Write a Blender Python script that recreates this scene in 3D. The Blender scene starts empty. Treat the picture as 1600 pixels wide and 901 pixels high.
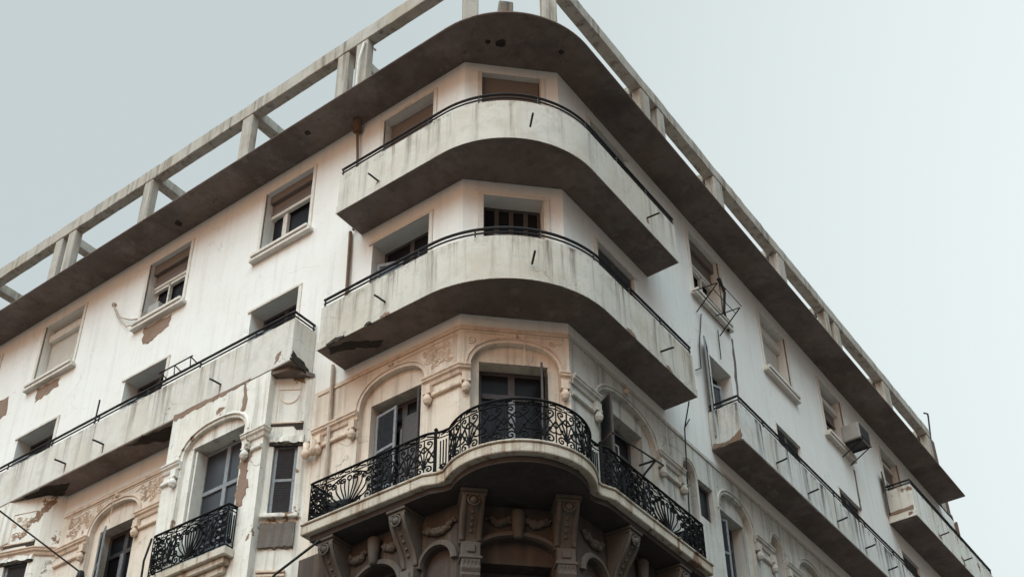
import bpy, bmesh, math, random
from mathutils import Vector, Matrix
random.seed(7)
PI = math.pi
sc = bpy.context.scene
COL = sc.collection

# ------------------------------------------------------------------ camera
cam_d = bpy.data.cameras.new("camera")
cam = bpy.data.objects.new("camera", cam_d); COL.objects.link(cam); sc.camera = cam
A_, B_, R_ = 0.62630474, 0.58593061, -0.01095120
fwd = Vector((math.cos(A_)*math.cos(B_), math.sin(A_)*math.cos(B_), math.sin(B_)))
rt = Vector((math.sin(A_), -math.cos(A_), 0)); up = rt.cross(fwd)
rr = math.cos(R_)*rt + math.sin(R_)*up; uu = -math.sin(R_)*rt + math.cos(R_)*up
m = Matrix((rr, uu, -fwd)).transposed().to_4x4(); m.translation = Vector((-12.402, -8.7201, 1.6))
cam.matrix_world = m
cam_d.sensor_width = 36; cam_d.lens = 1957.694/1600*36; cam_d.shift_y = (689.09-450.5)/1600
cam_d.clip_end = 5000

# ------------------------------------------------------------------ sky, sun, exposure
SUN_EL, SUN_AZ = math.radians(6), math.radians(186)      # azimuth of the sun seen from the building, from +X towards +Y
w = bpy.data.worlds.new("World"); sc.world = w; w.use_nodes = True
nt = w.node_tree; N = nt.nodes; Lk = nt.links
for n in list(N): N.remove(n)
sky = N.new('ShaderNodeTexSky'); sky.sky_type = 'NISHITA'; sky.sun_disc = False
sky.sun_elevation = SUN_EL; sky.sun_rotation = math.pi/2 - SUN_AZ
sky.air_density = 1.0; sky.dust_density = 4.0; sky.ozone_density = 1.0
hs = N.new('ShaderNodeHueSaturation'); hs.inputs['Saturation'].default_value = 0.35
mx = N.new('ShaderNodeMix'); mx.data_type = 'RGBA'; mx.inputs[0].default_value = 0.85
# the thin overcast veil, brighter low in the east
tcw = N.new('ShaderNodeTexCoord'); dp = N.new('ShaderNodeVectorMath'); dp.operation = 'DOT_PRODUCT'; dp.inputs[1].default_value = Vector((.80, -.35, .48)).normalized()
mr = N.new('ShaderNodeMapRange'); mr.inputs[1].default_value = .55; mr.inputs[2].default_value = 1.0; mr.interpolation_type = 'SMOOTHSTEP'
vc = N.new('ShaderNodeMix'); vc.data_type = 'RGBA'; vc.inputs[6].default_value = (6.0, 6.75, 6.9, 1); vc.inputs[7].default_value = (9.1, 10.0, 10.0, 1)
Lk.new(tcw.outputs['Generated'], dp.inputs[0]); Lk.new(dp.outputs['Value'], mr.inputs[0]); Lk.new(mr.outputs[0], vc.inputs[0]); 
# added out of view to light the fronts: bright western lobe, warm horizon band
def smooth(src, lo, hi, out_lo=0.0, out_hi=1.0):
    q = N.new('ShaderNodeMapRange'); q.interpolation_type = 'SMOOTHSTEP'
    for i, v in ((1, lo), (2, hi), (3, out_lo), (4, out_hi)): q.inputs[i].default_value = v
    Lk.new(src, q.inputs[0]); return q.outputs[0]
def wmix(f, a, b):
    q = N.new('ShaderNodeMix'); q.data_type = 'RGBA'; Lk.new(f, q.inputs[0])
    for i, v in ((6, a), (7, b)):
        if isinstance(v, tuple): q.inputs[i].default_value = (*v, 1)
        else: Lk.new(v, q.inputs[i])
    return q.outputs[2]
dq = N.new('ShaderNodeVectorMath'); dq.operation = 'DOT_PRODUCT'; dq.inputs[1].default_value = Vector((-.55, -.13, .83)).normalized()
Lk.new(tcw.outputs['Generated'], dq.inputs[0]); sx = N.new('ShaderNodeSeparateXYZ'); Lk.new(tcw.outputs['Generated'], sx.inputs[0])
west = smooth(dq.outputs['Value'], .55, .99)
c0 = wmix(west, vc.outputs[2], (46.0, 57.5, 61.5))
sm = N.new('ShaderNodeMath'); sm.operation = 'MULTIPLY'     # unseen dark patch low in the south, added to shade the right front
Lk.new(smooth(sx.outputs[1], .02, -.38), sm.inputs[0]); Lk.new(smooth(sx.outputs[2], .72, .38), sm.inputs[1])
c1 = wmix(sm.outputs[0], c0, (3.4, 4.3, 4.8))
band = wmix(smooth(sx.outputs[0], .1, -.8), (1.1, 1.05, 1.15), (4.5, 2.1, 1.1))
lowwest = N.new('ShaderNodeMath'); lowwest.operation = 'MULTIPLY_ADD'; lowwest.inputs[1].default_value = -.28   # the band stands higher in the west
cl = N.new('ShaderNodeClamp'); Lk.new(sx.outputs[0], cl.inputs[0]); cl.inputs[1].default_value = -1; cl.inputs[2].default_value = 0
ngx = N.new('ShaderNodeMath'); ngx.operation = 'MULTIPLY'; ngx.inputs[1].default_value = -1; Lk.new(cl.outputs[0], ngx.inputs[0])
Lk.new(ngx.outputs[0], lowwest.inputs[0]); Lk.new(sx.outputs[2], lowwest.inputs[2])
Lk.new(wmix(smooth(lowwest.outputs[0], .30, .08), c1, band), mx.inputs[7])
bg = N.new('ShaderNodeBackground'); bg.inputs[1].default_value = 0.10
wo = N.new('ShaderNodeOutputWorld')
Lk.new(sky.outputs[0], hs.inputs['Color']); Lk.new(hs.outputs[0], mx.inputs[6])
Lk.new(mx.outputs[2], bg.inputs[0]); Lk.new(bg.outputs[0], wo.inputs[0])
sd = bpy.data.lights.new("sun", 'SUN'); sd.energy = 0.65; sd.angle = math.radians(40); sd.color = (1.0, 0.56, 0.29)
so = bpy.data.objects.new("sun", sd); COL.objects.link(so)
sdir = Vector((math.cos(SUN_AZ)*math.cos(SUN_EL), math.sin(SUN_AZ)*math.cos(SUN_EL), math.sin(SUN_EL)))
so.rotation_euler = sdir.to_track_quat('Z', 'Y').to_euler(); so.location = (-30, -10, 40)
sc.view_settings.view_transform = 'Standard'; sc.view_settings.look = 'None'
sc.view_settings.exposure = 0.12; sc.view_settings.gamma = 1; sc.view_settings.use_curve_mapping = False

# ------------------------------------------------------------------ materials
def mat_plain(name, col, rough=0.7, metal=0.0, vary=0.25, scale=6.0, spec=0.3):
    m = bpy.data.materials.new(name); m.use_nodes = True; t = m.node_tree
    b = t.nodes['Principled BSDF']; b.inputs['Roughness'].default_value = rough; b.inputs['Metallic'].default_value = metal
    b.inputs['Specular IOR Level'].default_value = spec
    tc = t.nodes.new('ShaderNodeTexCoord'); nz = t.nodes.new('ShaderNodeTexNoise')
    nz.inputs['Scale'].default_value = scale; nz.inputs['Detail'].default_value = 6
    t.links.new(tc.outputs['Object'], nz.inputs['Vector'])
    mx = t.nodes.new('ShaderNodeMix'); mx.data_type = 'RGBA'
    mx.inputs[6].default_value = (*[c*(1-vary) for c in col], 1); mx.inputs[7].default_value = (*[min(1, c*(1+vary)) for c in col], 1)
    t.links.new(nz.outputs[0], mx.inputs[0]); t.links.new(mx.outputs[2], b.inputs['Base Color'])
    return m

def mat_plaster(name, col, dirt=(0.16, 0.12, 0.09), streak=0.5, mottle=0.35, speck=0.35, patch=0.0, patchcol=(0.30, 0.19, 0.125), ztop=None, zfall=1.0, seed=0.0, bump=0.25, crack=0.0, blotch=0.0):
    """painted render: mottled paint, rain streaks, fly specks, optional flaked patches and hairline cracks"""
    m = bpy.data.materials.new(name); m.use_nodes = True; t = m.node_tree; nd = t.nodes; lk = t.links
    b = nd['Principled BSDF']; b.inputs['Roughness'].default_value = 0.9; b.inputs['Specular IOR Level'].default_value = 0.15
    tc = nd.new('ShaderNodeTexCoord'); base = nd.new('ShaderNodeMapping'); base.inputs['Location'].default_value = (seed, seed*1.7, seed*.6)
    lk.new(tc.outputs['Object'], base.inputs[0])
    def noise(scale, detail=6, rough=.6, vec=None):
        n = nd.new('ShaderNodeTexNoise'); n.inputs['Scale'].default_value = scale; n.inputs['Detail'].default_value = detail; n.inputs['Roughness'].default_value = rough
        lk.new(vec or base.outputs[0], n.inputs['Vector']); return n.outputs[0]
    def ramp(v, a, c):
        r = nd.new('ShaderNodeMapRange'); r.interpolation_type = 'SMOOTHSTEP'
        r.inputs[1].default_value = a; r.inputs[2].default_value = c; lk.new(v, r.inputs[0]); return r.outputs[0]
    def math_(op, a, c):
        x = nd.new('ShaderNodeMath'); x.operation = op; x.use_clamp = op != 'SUBTRACT'
        for i, q in enumerate((a, c)):
            if isinstance(q, (int, float)): x.inputs[i].default_value = q
            else: lk.new(q, x.inputs[i])
        return x.outputs[0]
    def mixc(f, a, c):
        x = nd.new('ShaderNodeMix'); x.data_type = 'RGBA'; lk.new(f, x.inputs[0])
        for i, q in ((6, a), (7, c)):
            if isinstance(q, tuple): x.inputs[i].default_value = (*q, 1)
            else: lk.new(q, x.inputs[i])
        return x.outputs[2]
    warm = tuple(c*k for c, k in zip(col, (0.84, 0.78, 0.70)))
    c = mixc(math_('MULTIPLY', ramp(noise(0.9, 8, .65), .42, .66), mottle), col, warm)
    grey = tuple(v*.72 for v in col)
    c = mixc(math_('MULTIPLY', ramp(noise(3.3, 8, .7), .47, .68), mottle*.8), c, grey)
    mp = nd.new('ShaderNodeMapping'); mp.inputs['Scale'].default_value = (4.5, 4.5, .22); lk.new(base.outputs[0], mp.inputs[0])
    st = math_('MULTIPLY', ramp(noise(1.3, 7, .68, mp.outputs[0]), .47, .70), streak)
    if ztop is not None:
        sx = nd.new('ShaderNodeSeparateXYZ'); lk.new(tc.outputs['Object'], sx.inputs[0])
        f = nd.new('ShaderNodeMapRange'); f.inputs[1].default_value = ztop; f.inputs[2].default_value = ztop-zfall
        f.inputs[3].default_value = 1.0; f.inputs[4].default_value = .25; lk.new(sx.outputs[2], f.inputs[0]); st = math_('MULTIPLY', st, f.outputs[0])
        # a grimy upper lip with an uneven lower edge
        g = nd.new('ShaderNodeMapRange'); g.inputs[1].default_value = ztop-.22; g.inputs[2].default_value = ztop; lk.new(sx.outputs[2], g.inputs[0])
        st = math_('ADD', st, math_('MULTIPLY', g.outputs[0], math_('MULTIPLY', ramp(noise(5, 8, .7), .48, .68), streak*.8)))
    c = mixc(st, c, dirt)
    if blotch > 0: c = mixc(math_('MULTIPLY', ramp(noise(.55, 9, .66), .47, .60), blotch), c, dirt); c = mixc(math_('MULTIPLY', ramp(noise(1.4, 9, .7), .55, .66), blotch*.6), c, tuple(min(1, v*1.6) for v in col))
    sp = math_('MULTIPLY', ramp(noise(17, 3, .5), .69, .74), speck); c = mixc(sp, c, dirt)
    hgt = noise(28, 5, .6)
    if crack > 0:
        vo = nd.new('ShaderNodeTexVoronoi'); vo.feature = 'DISTANCE_TO_EDGE'; vo.inputs['Scale'].default_value = .55
        wn = nd.new('ShaderNodeTexNoise'); wn.inputs['Scale'].default_value = 2.2; wn.inputs['Detail'].default_value = 6; lk.new(base.outputs[0], wn.inputs['Vector'])
        va = nd.new('ShaderNodeVectorMath'); va.operation = 'ADD'; lk.new(base.outputs[0], va.inputs[0]); lk.new(wn.outputs[1], va.inputs[1]); lk.new(va.outputs[0], vo.inputs['Vector'])
        k = math_('MULTIPLY', math_('SUBTRACT', 1.0, ramp(vo.outputs[0], .0, .009)), math_('MULTIPLY', ramp(noise(.8), .5, .6), crack)); c = mixc(k, c, (.1, .07, .05))
    if patch > 0:
        pn = ramp(noise(1.7, 9, .62), .62-.08*patch, .645-.08*patch); c = mixc(pn, c, mixc(noise(9), patchcol, tuple(v*.55 for v in patchcol)))
        hgt = math_('SUBTRACT', hgt, pn)
    lk.new(c, b.inputs['Base Color'])
    bp = nd.new('ShaderNodeBump'); bp.inputs['Strength'].default_value = bump; bp.inputs['Distance'].default_value = .02
    lk.new(hgt, bp.inputs['Height']); lk.new(bp.outputs[0], b.inputs['Normal'])
    return m

M = {}
M['wall_new'] = mat_plaster('paint_upper_wall', (.80, .785, .75), streak=.11, mottle=.16, speck=.4, crack=.25)
M['wall_old'] = mat_plaster('paint_old_wall', (.72, .63, .54), streak=.40, mottle=.55, speck=.5, seed=5, crack=.5)  # peach: warm light under the balconies is mixed into the wall colour
M['wall_low'] = mat_plaster('shade_toned_lower_wall', (.085, .07, .062), streak=.65, mottle=.6, speck=.5, seed=9, patch=.0)  # near-black base carries the shade beneath the ornate balcony
M['orn'] = mat_plaster('moulding_paint', (.70, .565, .455), streak=.45, mottle=.6, speck=.5, seed=15)  # peach cast of the warm shade painted into the mouldings
M['wall_old_shade'] = mat_plaster('shaded_old_wall_paint', (.56, .55, .51), dirt=(.13, .12, .105), streak=.6, mottle=.6, speck=.6, seed=6, crack=.6)  # right-hand copy of the old wall, cooler shade worked into its colour
M['orn_shade'] = mat_plaster('shaded_moulding_paint', (.54, .52, .475), dirt=(.13, .12, .105), streak=.55, mottle=.6, speck=.5, seed=16)  # right-hand copy of the moulding paint, greyed to hold the shade there
M['bay'] = mat_plaster('flaking_bay_paint', (.76, .73, .67), streak=.45, mottle=.5, speck=.5, seed=3, patch=.35, crack=.8)
M['b1'] = mat_plaster('parapet_paint_upper', (.60, .56, .50), dirt=(.13, .095, .07), streak=.75, mottle=.6, ztop=18.68, seed=21, crack=.2)
M['b2'] = mat_plaster('parapet_paint_lower', (.59, .555, .495), dirt=(.12, .09, .065), streak=1.0, mottle=.7, ztop=15.62, seed=31, crack=.5)
M['lb'] = mat_plaster('parapet_paint_left', (.64, .61, .56), streak=.75, mottle=.6, ztop=15.86, seed=41, patch=.0, crack=.6)
M['rb'] = mat_plaster('parapet_paint_right', (.62, .61, .58), dirt=(.06, .055, .055), streak=1.5, mottle=.7, ztop=15.62, zfall=.9, seed=51)
M['sb'] = mat_plaster('parapet_paint_small', (.72, .70, .64), dirt=(.16, .12, .09), streak=.8, mottle=.6, ztop=18.75, zfall=.9, seed=61, patch=.15)
M['cornice'] = mat_plaster('cornice_paint', (.215, .172, .155), dirt=(.07, .058, .052), streak=.25, mottle=.8, speck=.6, seed=71, bump=.3, patch=.12, patchcol=(.25, .21, .185), crack=.8, blotch=.42)  # base darkened to hold the shade under cornice and balcony slabs
M['concrete'] = mat_plaster('roof_frame_concrete', (.45, .415, .365), dirt=(.10, .075, .055), streak=.7, mottle=.8, seed=81)
M['slab'] = mat_plaster('ornate_slab_paint', (.56, .51, .43), dirt=(.22, .12, .06), streak=1.0, mottle=.9, seed=91, patch=.12, bump=.5)
M['soffit'] = mat_plaster('shade_toned_soffit', (.07, .06, .056), streak=.2, mottle=.8, seed=101)  # shade under the ornate balcony put into a near-black base
M['console'] = mat_plaster('shade_toned_console', (.125, .112, .10), streak=.8, mottle=.8, seed=111)  # base darkened so the brackets carry the balcony's shade in their colour
M['trim'] = mat_plaster('window_trim_paint', (.70, .66, .60), streak=.25, mottle=.4, seed=121)
M['patch'] = mat_plaster('bare_plaster', (.27, .185, .14), streak=.3, mottle=.9, seed=131, bump=.6)
M['hole'] = mat_plaster('broken_concrete', (.045, .038, .034), streak=.2, mottle=.9, seed=141, bump=1.0)
M['dark_render'] = mat_plaster('grey_cement', (.17, .15, .135), streak=.3, mottle=.9, seed=151, bump=.8)
M['iron'] = mat_plain('black_iron', (.009, .009, .010), .8, 0, .3, 8, .12)
M['rail'] = mat_plain('rail_paint', (.022, .02, .022), .5, .2)
M['rust'] = mat_plain('rusty_pipe', (.14, .085, .055), .8, 0, .5)
M['pipe'] = mat_plain('painted_pipe', (.45, .37, .30), .7, 0, .4)
M['cable'] = mat_plain('black_cable', (.018, .017, .017), .7)
M['shut'] = mat_plain('grey_blue_shutter', (.058, .066, .078), .65, 0, .35, 14)
M['shutdark'] = mat_plain('dark_shutter', (.055, .055, .06), .65, 0, .35, 14)
M['blind'] = mat_plain('brown_roller_blind', (.19, .155, .135), .7, 0, .15, 4)
M['blindlight'] = mat_plain('pale_roller_blind', (.62, .60, .55), .7, 0, .12, 4)
M['wframe'] = mat_plain('white_frame', (.66, .62, .56), .6, 0, .2, 9)
M['gframe'] = mat_plain('worn_grey_frame', (.23, .24, .255), .7, 0, .55, 22)
M['dframe'] = mat_plain('dark_frame', (.07, .06, .06), .6, 0, .4, 12)
M['glass'] = mat_plain('dark_window_glass', (.012, .012, .015), .35, 0, .2, 3, .10)
M['glassg'] = mat_plain('dusty_window_glass', (.038, .041, .05), .3, 0, .7, 2, .28)
M['void'] = mat_plain('unlit_room', (.02, .018, .018), .9)
M['acw'] = mat_plain('unit_casing', (.33, .31, .285), .6, 0, .25, 5)
M['acd'] = mat_plain('unit_grille', (.07, .062, .06), .7)
M['bag'] = mat_plain('dark_sheet', (.03, .03, .034), .9)
M['ground'] = mat_plain('pavement', (.085, .066, .055), .9, 0, .3, 1.2)
M['road'] = mat_plain('asphalt', (.06, .056, .053), .9, 0, .3, 3)

# ------------------------------------------------------------------ geometry helpers
class Fr:
    """a vertical wall: u runs along it, d is the distance out of it, z is up"""
    def __init__(s, o, e, n): s.o, s.e, s.n = o, e, n
    def p(s, u, d, z): return (s.o[0]+s.e[0]*u+s.n[0]*d, s.o[1]+s.e[1]*u+s.n[1]*d, z)
    def sub(s, u, d, ang):
        o = s.p(u, d, 0); c, q = math.cos(ang), math.sin(ang)
        e = (s.e[0]*c+s.n[0]*q, s.e[1]*c+s.n[1]*q); n = (-s.e[0]*q+s.n[0]*c, -s.e[1]*q+s.n[1]*c)
        return Fr(o, e, n)
H2 = 2**-.5; K = 1.26; CW = K*2**.5
LW = Fr((0, 0), (0, 1), (-1, 0))
RW = Fr((0, 0), (1, 0), (0, -1))
CH = Fr((0, K), (H2, -H2), (-H2, -H2))

class MB:
    def __init__(s): s.v = []; s.f = []
    def face(s, pts): i = len(s.v); s.v += [tuple(q) for q in pts]; s.f.append(tuple(range(i, i+len(pts)))); return s
    def hexa(s, a, b):            # a: 4 bottom, b: 4 top
        i = len(s.v); s.v += [tuple(q) for q in a]+[tuple(q) for q in b]
        s.f += [(i+3, i+2, i+1, i), (i+4, i+5, i+6, i+7)]+[(i+k, i+(k+1) % 4, i+4+(k+1) % 4, i+4+k) for k in range(4)]; return s
    def box(s, fr, u0, u1, d0, d1, z0, z1):
        q = [(u0, d0), (u1, d0), (u1, d1), (u0, d1)]
        return s.hexa([fr.p(u, d, z0) for u, d in q], [fr.p(u, d, z1) for u, d in q])
    def loft(s, rings, closed_ring=True, caps=True):
        n = len(rings[0]); i0 = len(s.v)
        for r in rings: s.v += [tuple(q) for q in r]
        for a in range(len(rings)-1):
            for k in range(n if closed_ring else n-1):
                k2 = (k+1) % n; s.f.append((i0+a*n+k, i0+a*n+k2, i0+(a+1)*n+k2, i0+(a+1)*n+k))
        if caps and closed_ring:
            s.f.append(tuple(i0+k for k in reversed(range(n)))); s.f.append(tuple(i0+(len(rings)-1)*n+k for k in range(n)))
        return s
    def tube(s, pts, r, sides=6, taper=None):
        P = [Vector(q) for q in pts]; rings = []; prev = None
        for i, q in enumerate(P):
            t = (P[min(i+1, len(P)-1)]-P[max(i-1, 0)])
            if t.length < 1e-9: t = Vector((0, 0, 1))
            t.normalize()
            a = prev - t*prev.dot(t) if prev is not None else (Vector((0, 0, 1)) if abs(t.z) < .9 else Vector((1, 0, 0))).cross(t)
            if a.length < 1e-6: a = t.orthogonal()
            a.normalize(); prev = a; b = t.cross(a); rad = r*(1-(1-taper)*i/max(1, len(P)-1)) if taper else r
            rings.append([q+(a*math.cos(2*PI*k/sides)+b*math.sin(2*PI*k/sides))*rad for k in range(sides)])
        return s.loft(rings)
    def prism(s, poly, z0, z1):
        n = len(poly); i = len(s.v); s.v += [(x, y, z0) for x, y in poly]+[(x, y, z1) for x, y in poly]
        s.f += [tuple(reversed(range(i, i+n))), tuple(range(i+n, i+2*n))]+[(i+k, i+(k+1) % n, i+n+(k+1) % n, i+n+k) for k in range(n)]; return s
    def sweep(s, path, prof):     # path: plan polyline, prof: closed (offset outward, z); outward is the right of travel
        return s.loft([[(x+nx*o, y+ny*o, z) for o, z in prof] for (x, y), (nx, ny) in zip(path, normals(path))])
    def lathe(s, c, prof, seg=12):
        return s.loft([[(c[0]+r*math.cos(2*PI*k/seg), c[1]+r*math.sin(2*PI*k/seg), c[2]+z) for k in range(seg)] for r, z in prof])
    def extr(s, fr, prof, u0, u1):   # prof in (d, z), extruded along u
        return s.loft([[fr.p(u, d, z) for d, z in prof] for u in (u0, u1)])
    def build(s, name, mat, parent=None, bevel=0, smooth=False, seg=1):
        me = bpy.data.meshes.new(name); me.from_pydata(s.v, [], s.f); me.validate()
        bm = bmesh.new(); bm.from_mesh(me); bmesh.ops.remove_doubles(bm, verts=bm.verts, dist=1e-5)
        bmesh.ops.recalc_face_normals(bm, faces=bm.faces); bm.to_mesh(me); bm.free()
        me.materials.append(M[mat] if isinstance(mat, str) else mat)
        o = bpy.data.objects.new(name, me); COL.objects.link(o)
        if parent is not None: o.parent = parent
        if smooth:
            for p in me.polygons: p.use_smooth = True
        if bevel:
            b = o.modifiers.new('bevel', 'BEVEL'); b.width = bevel; b.segments = seg; b.limit_method = 'ANGLE'; b.angle_limit = math.radians(40)
        return o

def normals(path):
    out = []; n = len(path)
    for i in range(n):
        def nn(a, b): dx, dy = b[0]-a[0], b[1]-a[1]; l = math.hypot(dx, dy) or 1; return (dy/l, -dx/l)
        a = nn(path[i-1], path[i]) if i > 0 else None; b = nn(path[i], path[i+1]) if i < n-1 else None
        if a is None: out.append(b)
        elif b is None: out.append(a)
        else:
            x, y = a[0]+b[0], a[1]+b[1]; l = x*x+y*y
            k = 2/l if l > .35 else 1; out.append((x*k, y*k))
    return out

def outline(o, r, uL, uR, back=None, n=28):
    pts = [] if back is None else [(-back, uL)]
    pts.append((-o, uL)); c = r-o
    for i in range(n+1):
        a = PI+PI/2*i/n; pts.append((c+r*math.cos(a), c+r*math.sin(a)))
    pts.append((uR, -o))
    if back is not None: pts.append((uR, -back))
    return pts

def offset(path, d): return [(x+nx*d, y+ny*d) for (x, y), (nx, ny) in zip(path, normals(path))]

def resample(path, step):
    out = [path[0]]; L = []
    for a, b in zip(path, path[1:]):
        l = math.hypot(b[0]-a[0], b[1]-a[1]); k = max(1, int(l/step))
        out += [(a[0]+(b[0]-a[0])*i/k, a[1]+(b[1]-a[1])*i/k) for i in range(1, k+1)]
    return out

class Along:                       # position by arc length along a plan polyline
    def __init__(s, path):
        s.p = path; s.l = [0]
        for a, b in zip(path, path[1:]): s.l.append(s.l[-1]+math.hypot(b[0]-a[0], b[1]-a[1]))
        s.L = s.l[-1]
    def __call__(s, t, z):
        t = max(0, min(s.L, t)); i = 0
        while i < len(s.l)-2 and s.l[i+1] < t: i += 1
        k = (t-s.l[i])/max(1e-9, s.l[i+1]-s.l[i]); a, b = s.p[i], s.p[i+1]
        return (a[0]+(b[0]-a[0])*k, a[1]+(b[1]-a[1])*k, z)

def arch_z(hole, u):
    if not hole.get('sp'): return hole['z1']
    c = (hole['u0']+hole['u1'])/2; hw = (hole['u1']-hole['u0'])/2; t = min(1, abs(u-c)/hw); e = hole.get('e', 2.3)
    return hole['sp']+(hole['z1']-hole['sp'])*(max(0, 1-t**e))**(1/e)
def arch_us(hole, n=22):
    if not hole.get('sp'): return [hole['u0'], hole['u1']]
    c = (hole['u0']+hole['u1'])/2; hw = (hole['u1']-hole['u0'])/2
    return [c-hw*math.cos(PI*i/n) for i in range(n+1)]
def hole(u0, u1, z0, z1, sp=None, e=2.3): return dict(u0=u0, u1=u1, z0=z0, z1=z1, sp=sp, e=e)

def wall(mb, fr, u0, u1, z0, z1, holes=(), d=0.0):
    us = sorted({u0, u1, *[h['u0'] for h in holes], *[h['u1'] for h in holes]}); zs = sorted({z0, z1, *[h['z0'] for h in holes], *[h['z1'] for h in holes]})
    us = [u for u in us if u0-1e-6 <= u <= u1+1e-6]; zs = [z for z in zs if z0-1e-6 <= z <= z1+1e-6]
    for a, b in zip(us, us[1:]):
        for c, e in zip(zs, zs[1:]):
            if any(h['u0']-1e-6 <= a and b <= h['u1']+1e-6 and h['z0']-1e-6 <= c and e <= h['z1']+1e-6 for h in holes): continue
            mb.face([fr.p(a, d, c), fr.p(b, d, c), fr.p(b, d, e), fr.p(a, d, e)])
    for h in holes:
        if h.get('sp'):
            q = arch_us(h)
            for a, b in zip(q, q[1:]): mb.face([fr.p(a, d, arch_z(h, a)), fr.p(b, d, arch_z(h, b)), fr.p(b, d, h['z1']), fr.p(a, d, h['z1'])])
    return mb

def reveal(mb, fr, h, d0, d1, bottom=True):
    q = arch_us(h); ring = [(h['u0'], h['z0'])]+[(u, arch_z(h, u)) for u in q]+[(h['u1'], h['z0'])]
    for a, b in zip(ring, ring[1:]): mb.face([fr.p(a[0], d0, a[1]), fr.p(b[0], d0, b[1]), fr.p(b[0], d1, b[1]), fr.p(a[0], d1, a[1])])
    if bottom: mb.face([fr.p(h['u0'], d0, h['z0']), fr.p(h['u1'], d0, h['z0']), fr.p(h['u1'], d1, h['z0']), fr.p(h['u0'], d1, h['z0'])])

# ------------------------------------------------------------------ ground and street
gm = MB(); gm.face([(-3000, -3000, 0), (3000, -3000, 0), (3000, 3000, 0), (-3000, 3000, 0)])
g = gm.build('ground', 'ground'); g['kind'] = 'structure'
rm = MB(); rm.face([(-10.5, -400, .004), (-3.2, -400, .004), (-3.2, 400, .004), (-10.5, 400, .004)]); rm.face([(-3.2, -10.5, .004), (400, -10.5, .004), (400, -3.2, .004), (-3.2, -3.2, .004)])
g = rm.build('road', 'road'); g['kind'] = 'structure'
pm = MB(); pm.prism([(-3, 60), (-3, -1.4), (-2.5, -2.5), (-1.4, -3), (60, -3), (60, -.02), (1.24, -.02), (-.02, 1.24), (-.02, 60)], .0, .14)
g = pm.build('pavement', 'ground', bevel=.02); g['kind'] = 'structure'

# ------------------------------------------------------------------ the building
B = bpy.data.objects.new('apartment_building', None); COL.objects.link(B); B.location = (0, 0, 0)
B['label'] = 'weathered cream corner apartment block with rounded balconies and an open concrete frame on its roof'; B['category'] = 'building'

ZC = 20.825                      # underside of the cornice
S1, S2, S3 = 17.737, 14.673, 11.156     # undersides: upper corner balcony, lower corner balcony, ornate balcony
LEND, REND = 34.0, 22.95

# openings ------------------------------------------------------------------
LA = [(5.14, 6.5, 18.73, 20.45), (8.79, 10.14, 18.73, 20.45), (12.42, 13.88, 18.73, 20.47), (15.63, 17.05, 18.73, 20.47), (19.0, 20.4, 18.73, 20.47), (22.6, 24.0, 18.73, 20.47)]
LBo = [(5.2, 6.5, 14.98, 17.26), (8.92, 10.25, 14.98, 17.26), (12.5, 13.92, 14.98, 17.26), (16.2, 17.6, 14.98, 17.26), (19.9, 21.3, 14.98, 17.26)]
LcA, LcB = (2.0, 3.25, 17.95, 20.5), (2.0, 3.35, 14.9, 17.31)
RA = [(6.22, 7.6, 18.73, 20.5), (9.55, 10.95, 18.73, 20.45), (12.84, 14.2, 18.73, 20.42), (16.73, 18.1, 17.95, 20.45), (19.8, 21.1, 17.95, 20.45)]
RBo = [(6.55, 7.55, 14.98, 17.3), (9.6, 10.9, 14.98, 17.28), (12.94, 14.3, 14.98, 17.25), (16.88, 18.2, 14.98, 17.24), (20.0, 21.2, 14.98, 17.24)]
RcA, RcB = (2.36, 3.7, 17.95, 20.48), (2.35, 3.66, 14.9, 17.29)
CcA, CcB = (.33, 1.45, 17.95, 20.6), (.37, 1.43, 14.9, 17.37)
H = lambda q: hole(*q)

# upper walls ----------------------------------------------------------------
UZ0 = 14.45
for fr, u0, u1, hs_ in ((LW, K, LEND, LA+LBo+[LcA, LcB]), (RW, K, REND, RA+RBo+[RcA, RcB]), (CH, 0, CW, [CcA, CcB])):
    mb = MB(); hh = [H(q) for q in hs_]; wall(mb, fr, u0, u1, UZ0, ZC+.1, hh)
    for h in hh: reveal(mb, fr, h, 0, -.34)
    mb.build('wall', 'wall_new', B)
mb = MB()   # end gable on the right, back walls, roof slab and inner floors keep the rooms dark
mb.face([(REND, 0, 0), (REND, 14, 0), (REND, 14, ZC), (REND, 0, ZC)]); mb.face([(0, LEND, 0), (14, LEND, 0), (14, LEND, ZC), (0, LEND, ZC)])
mb.face([(14, LEND, 0), (14, 14, 0), (14, 14, ZC), (14, LEND, ZC)]); mb.face([(14, 14, 0), (REND, 14, 0), (REND, 14, ZC), (14, 14, ZC)])
mb.build('wall', 'wall_new', B)
for fr, u0, u1 in ((LW, 1.8, LEND), (RW, 1.8, REND), (CH, -.6, CW+.6)):
    for z0, z1 in ((7.9, 11.1), (11.3, 14.4), (14.9, 17.7), (17.95, 20.8)):
        mb = MB(); mb.box(fr, u0, u1, -1.6, -1.5, z0, z1); mb.build('room_wall', 'void', B)
mb = MB(); core = [(.36, LEND), (.36, 1.5), (1.5, .36), (REND, .36), (REND, 14), (14, 14), (14, LEND)]
for z in (7.75, 11.15, 14.72, 17.78): mb.prism(core, z, z+.12)
mb.build('floor_slab', 'void', B)

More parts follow.
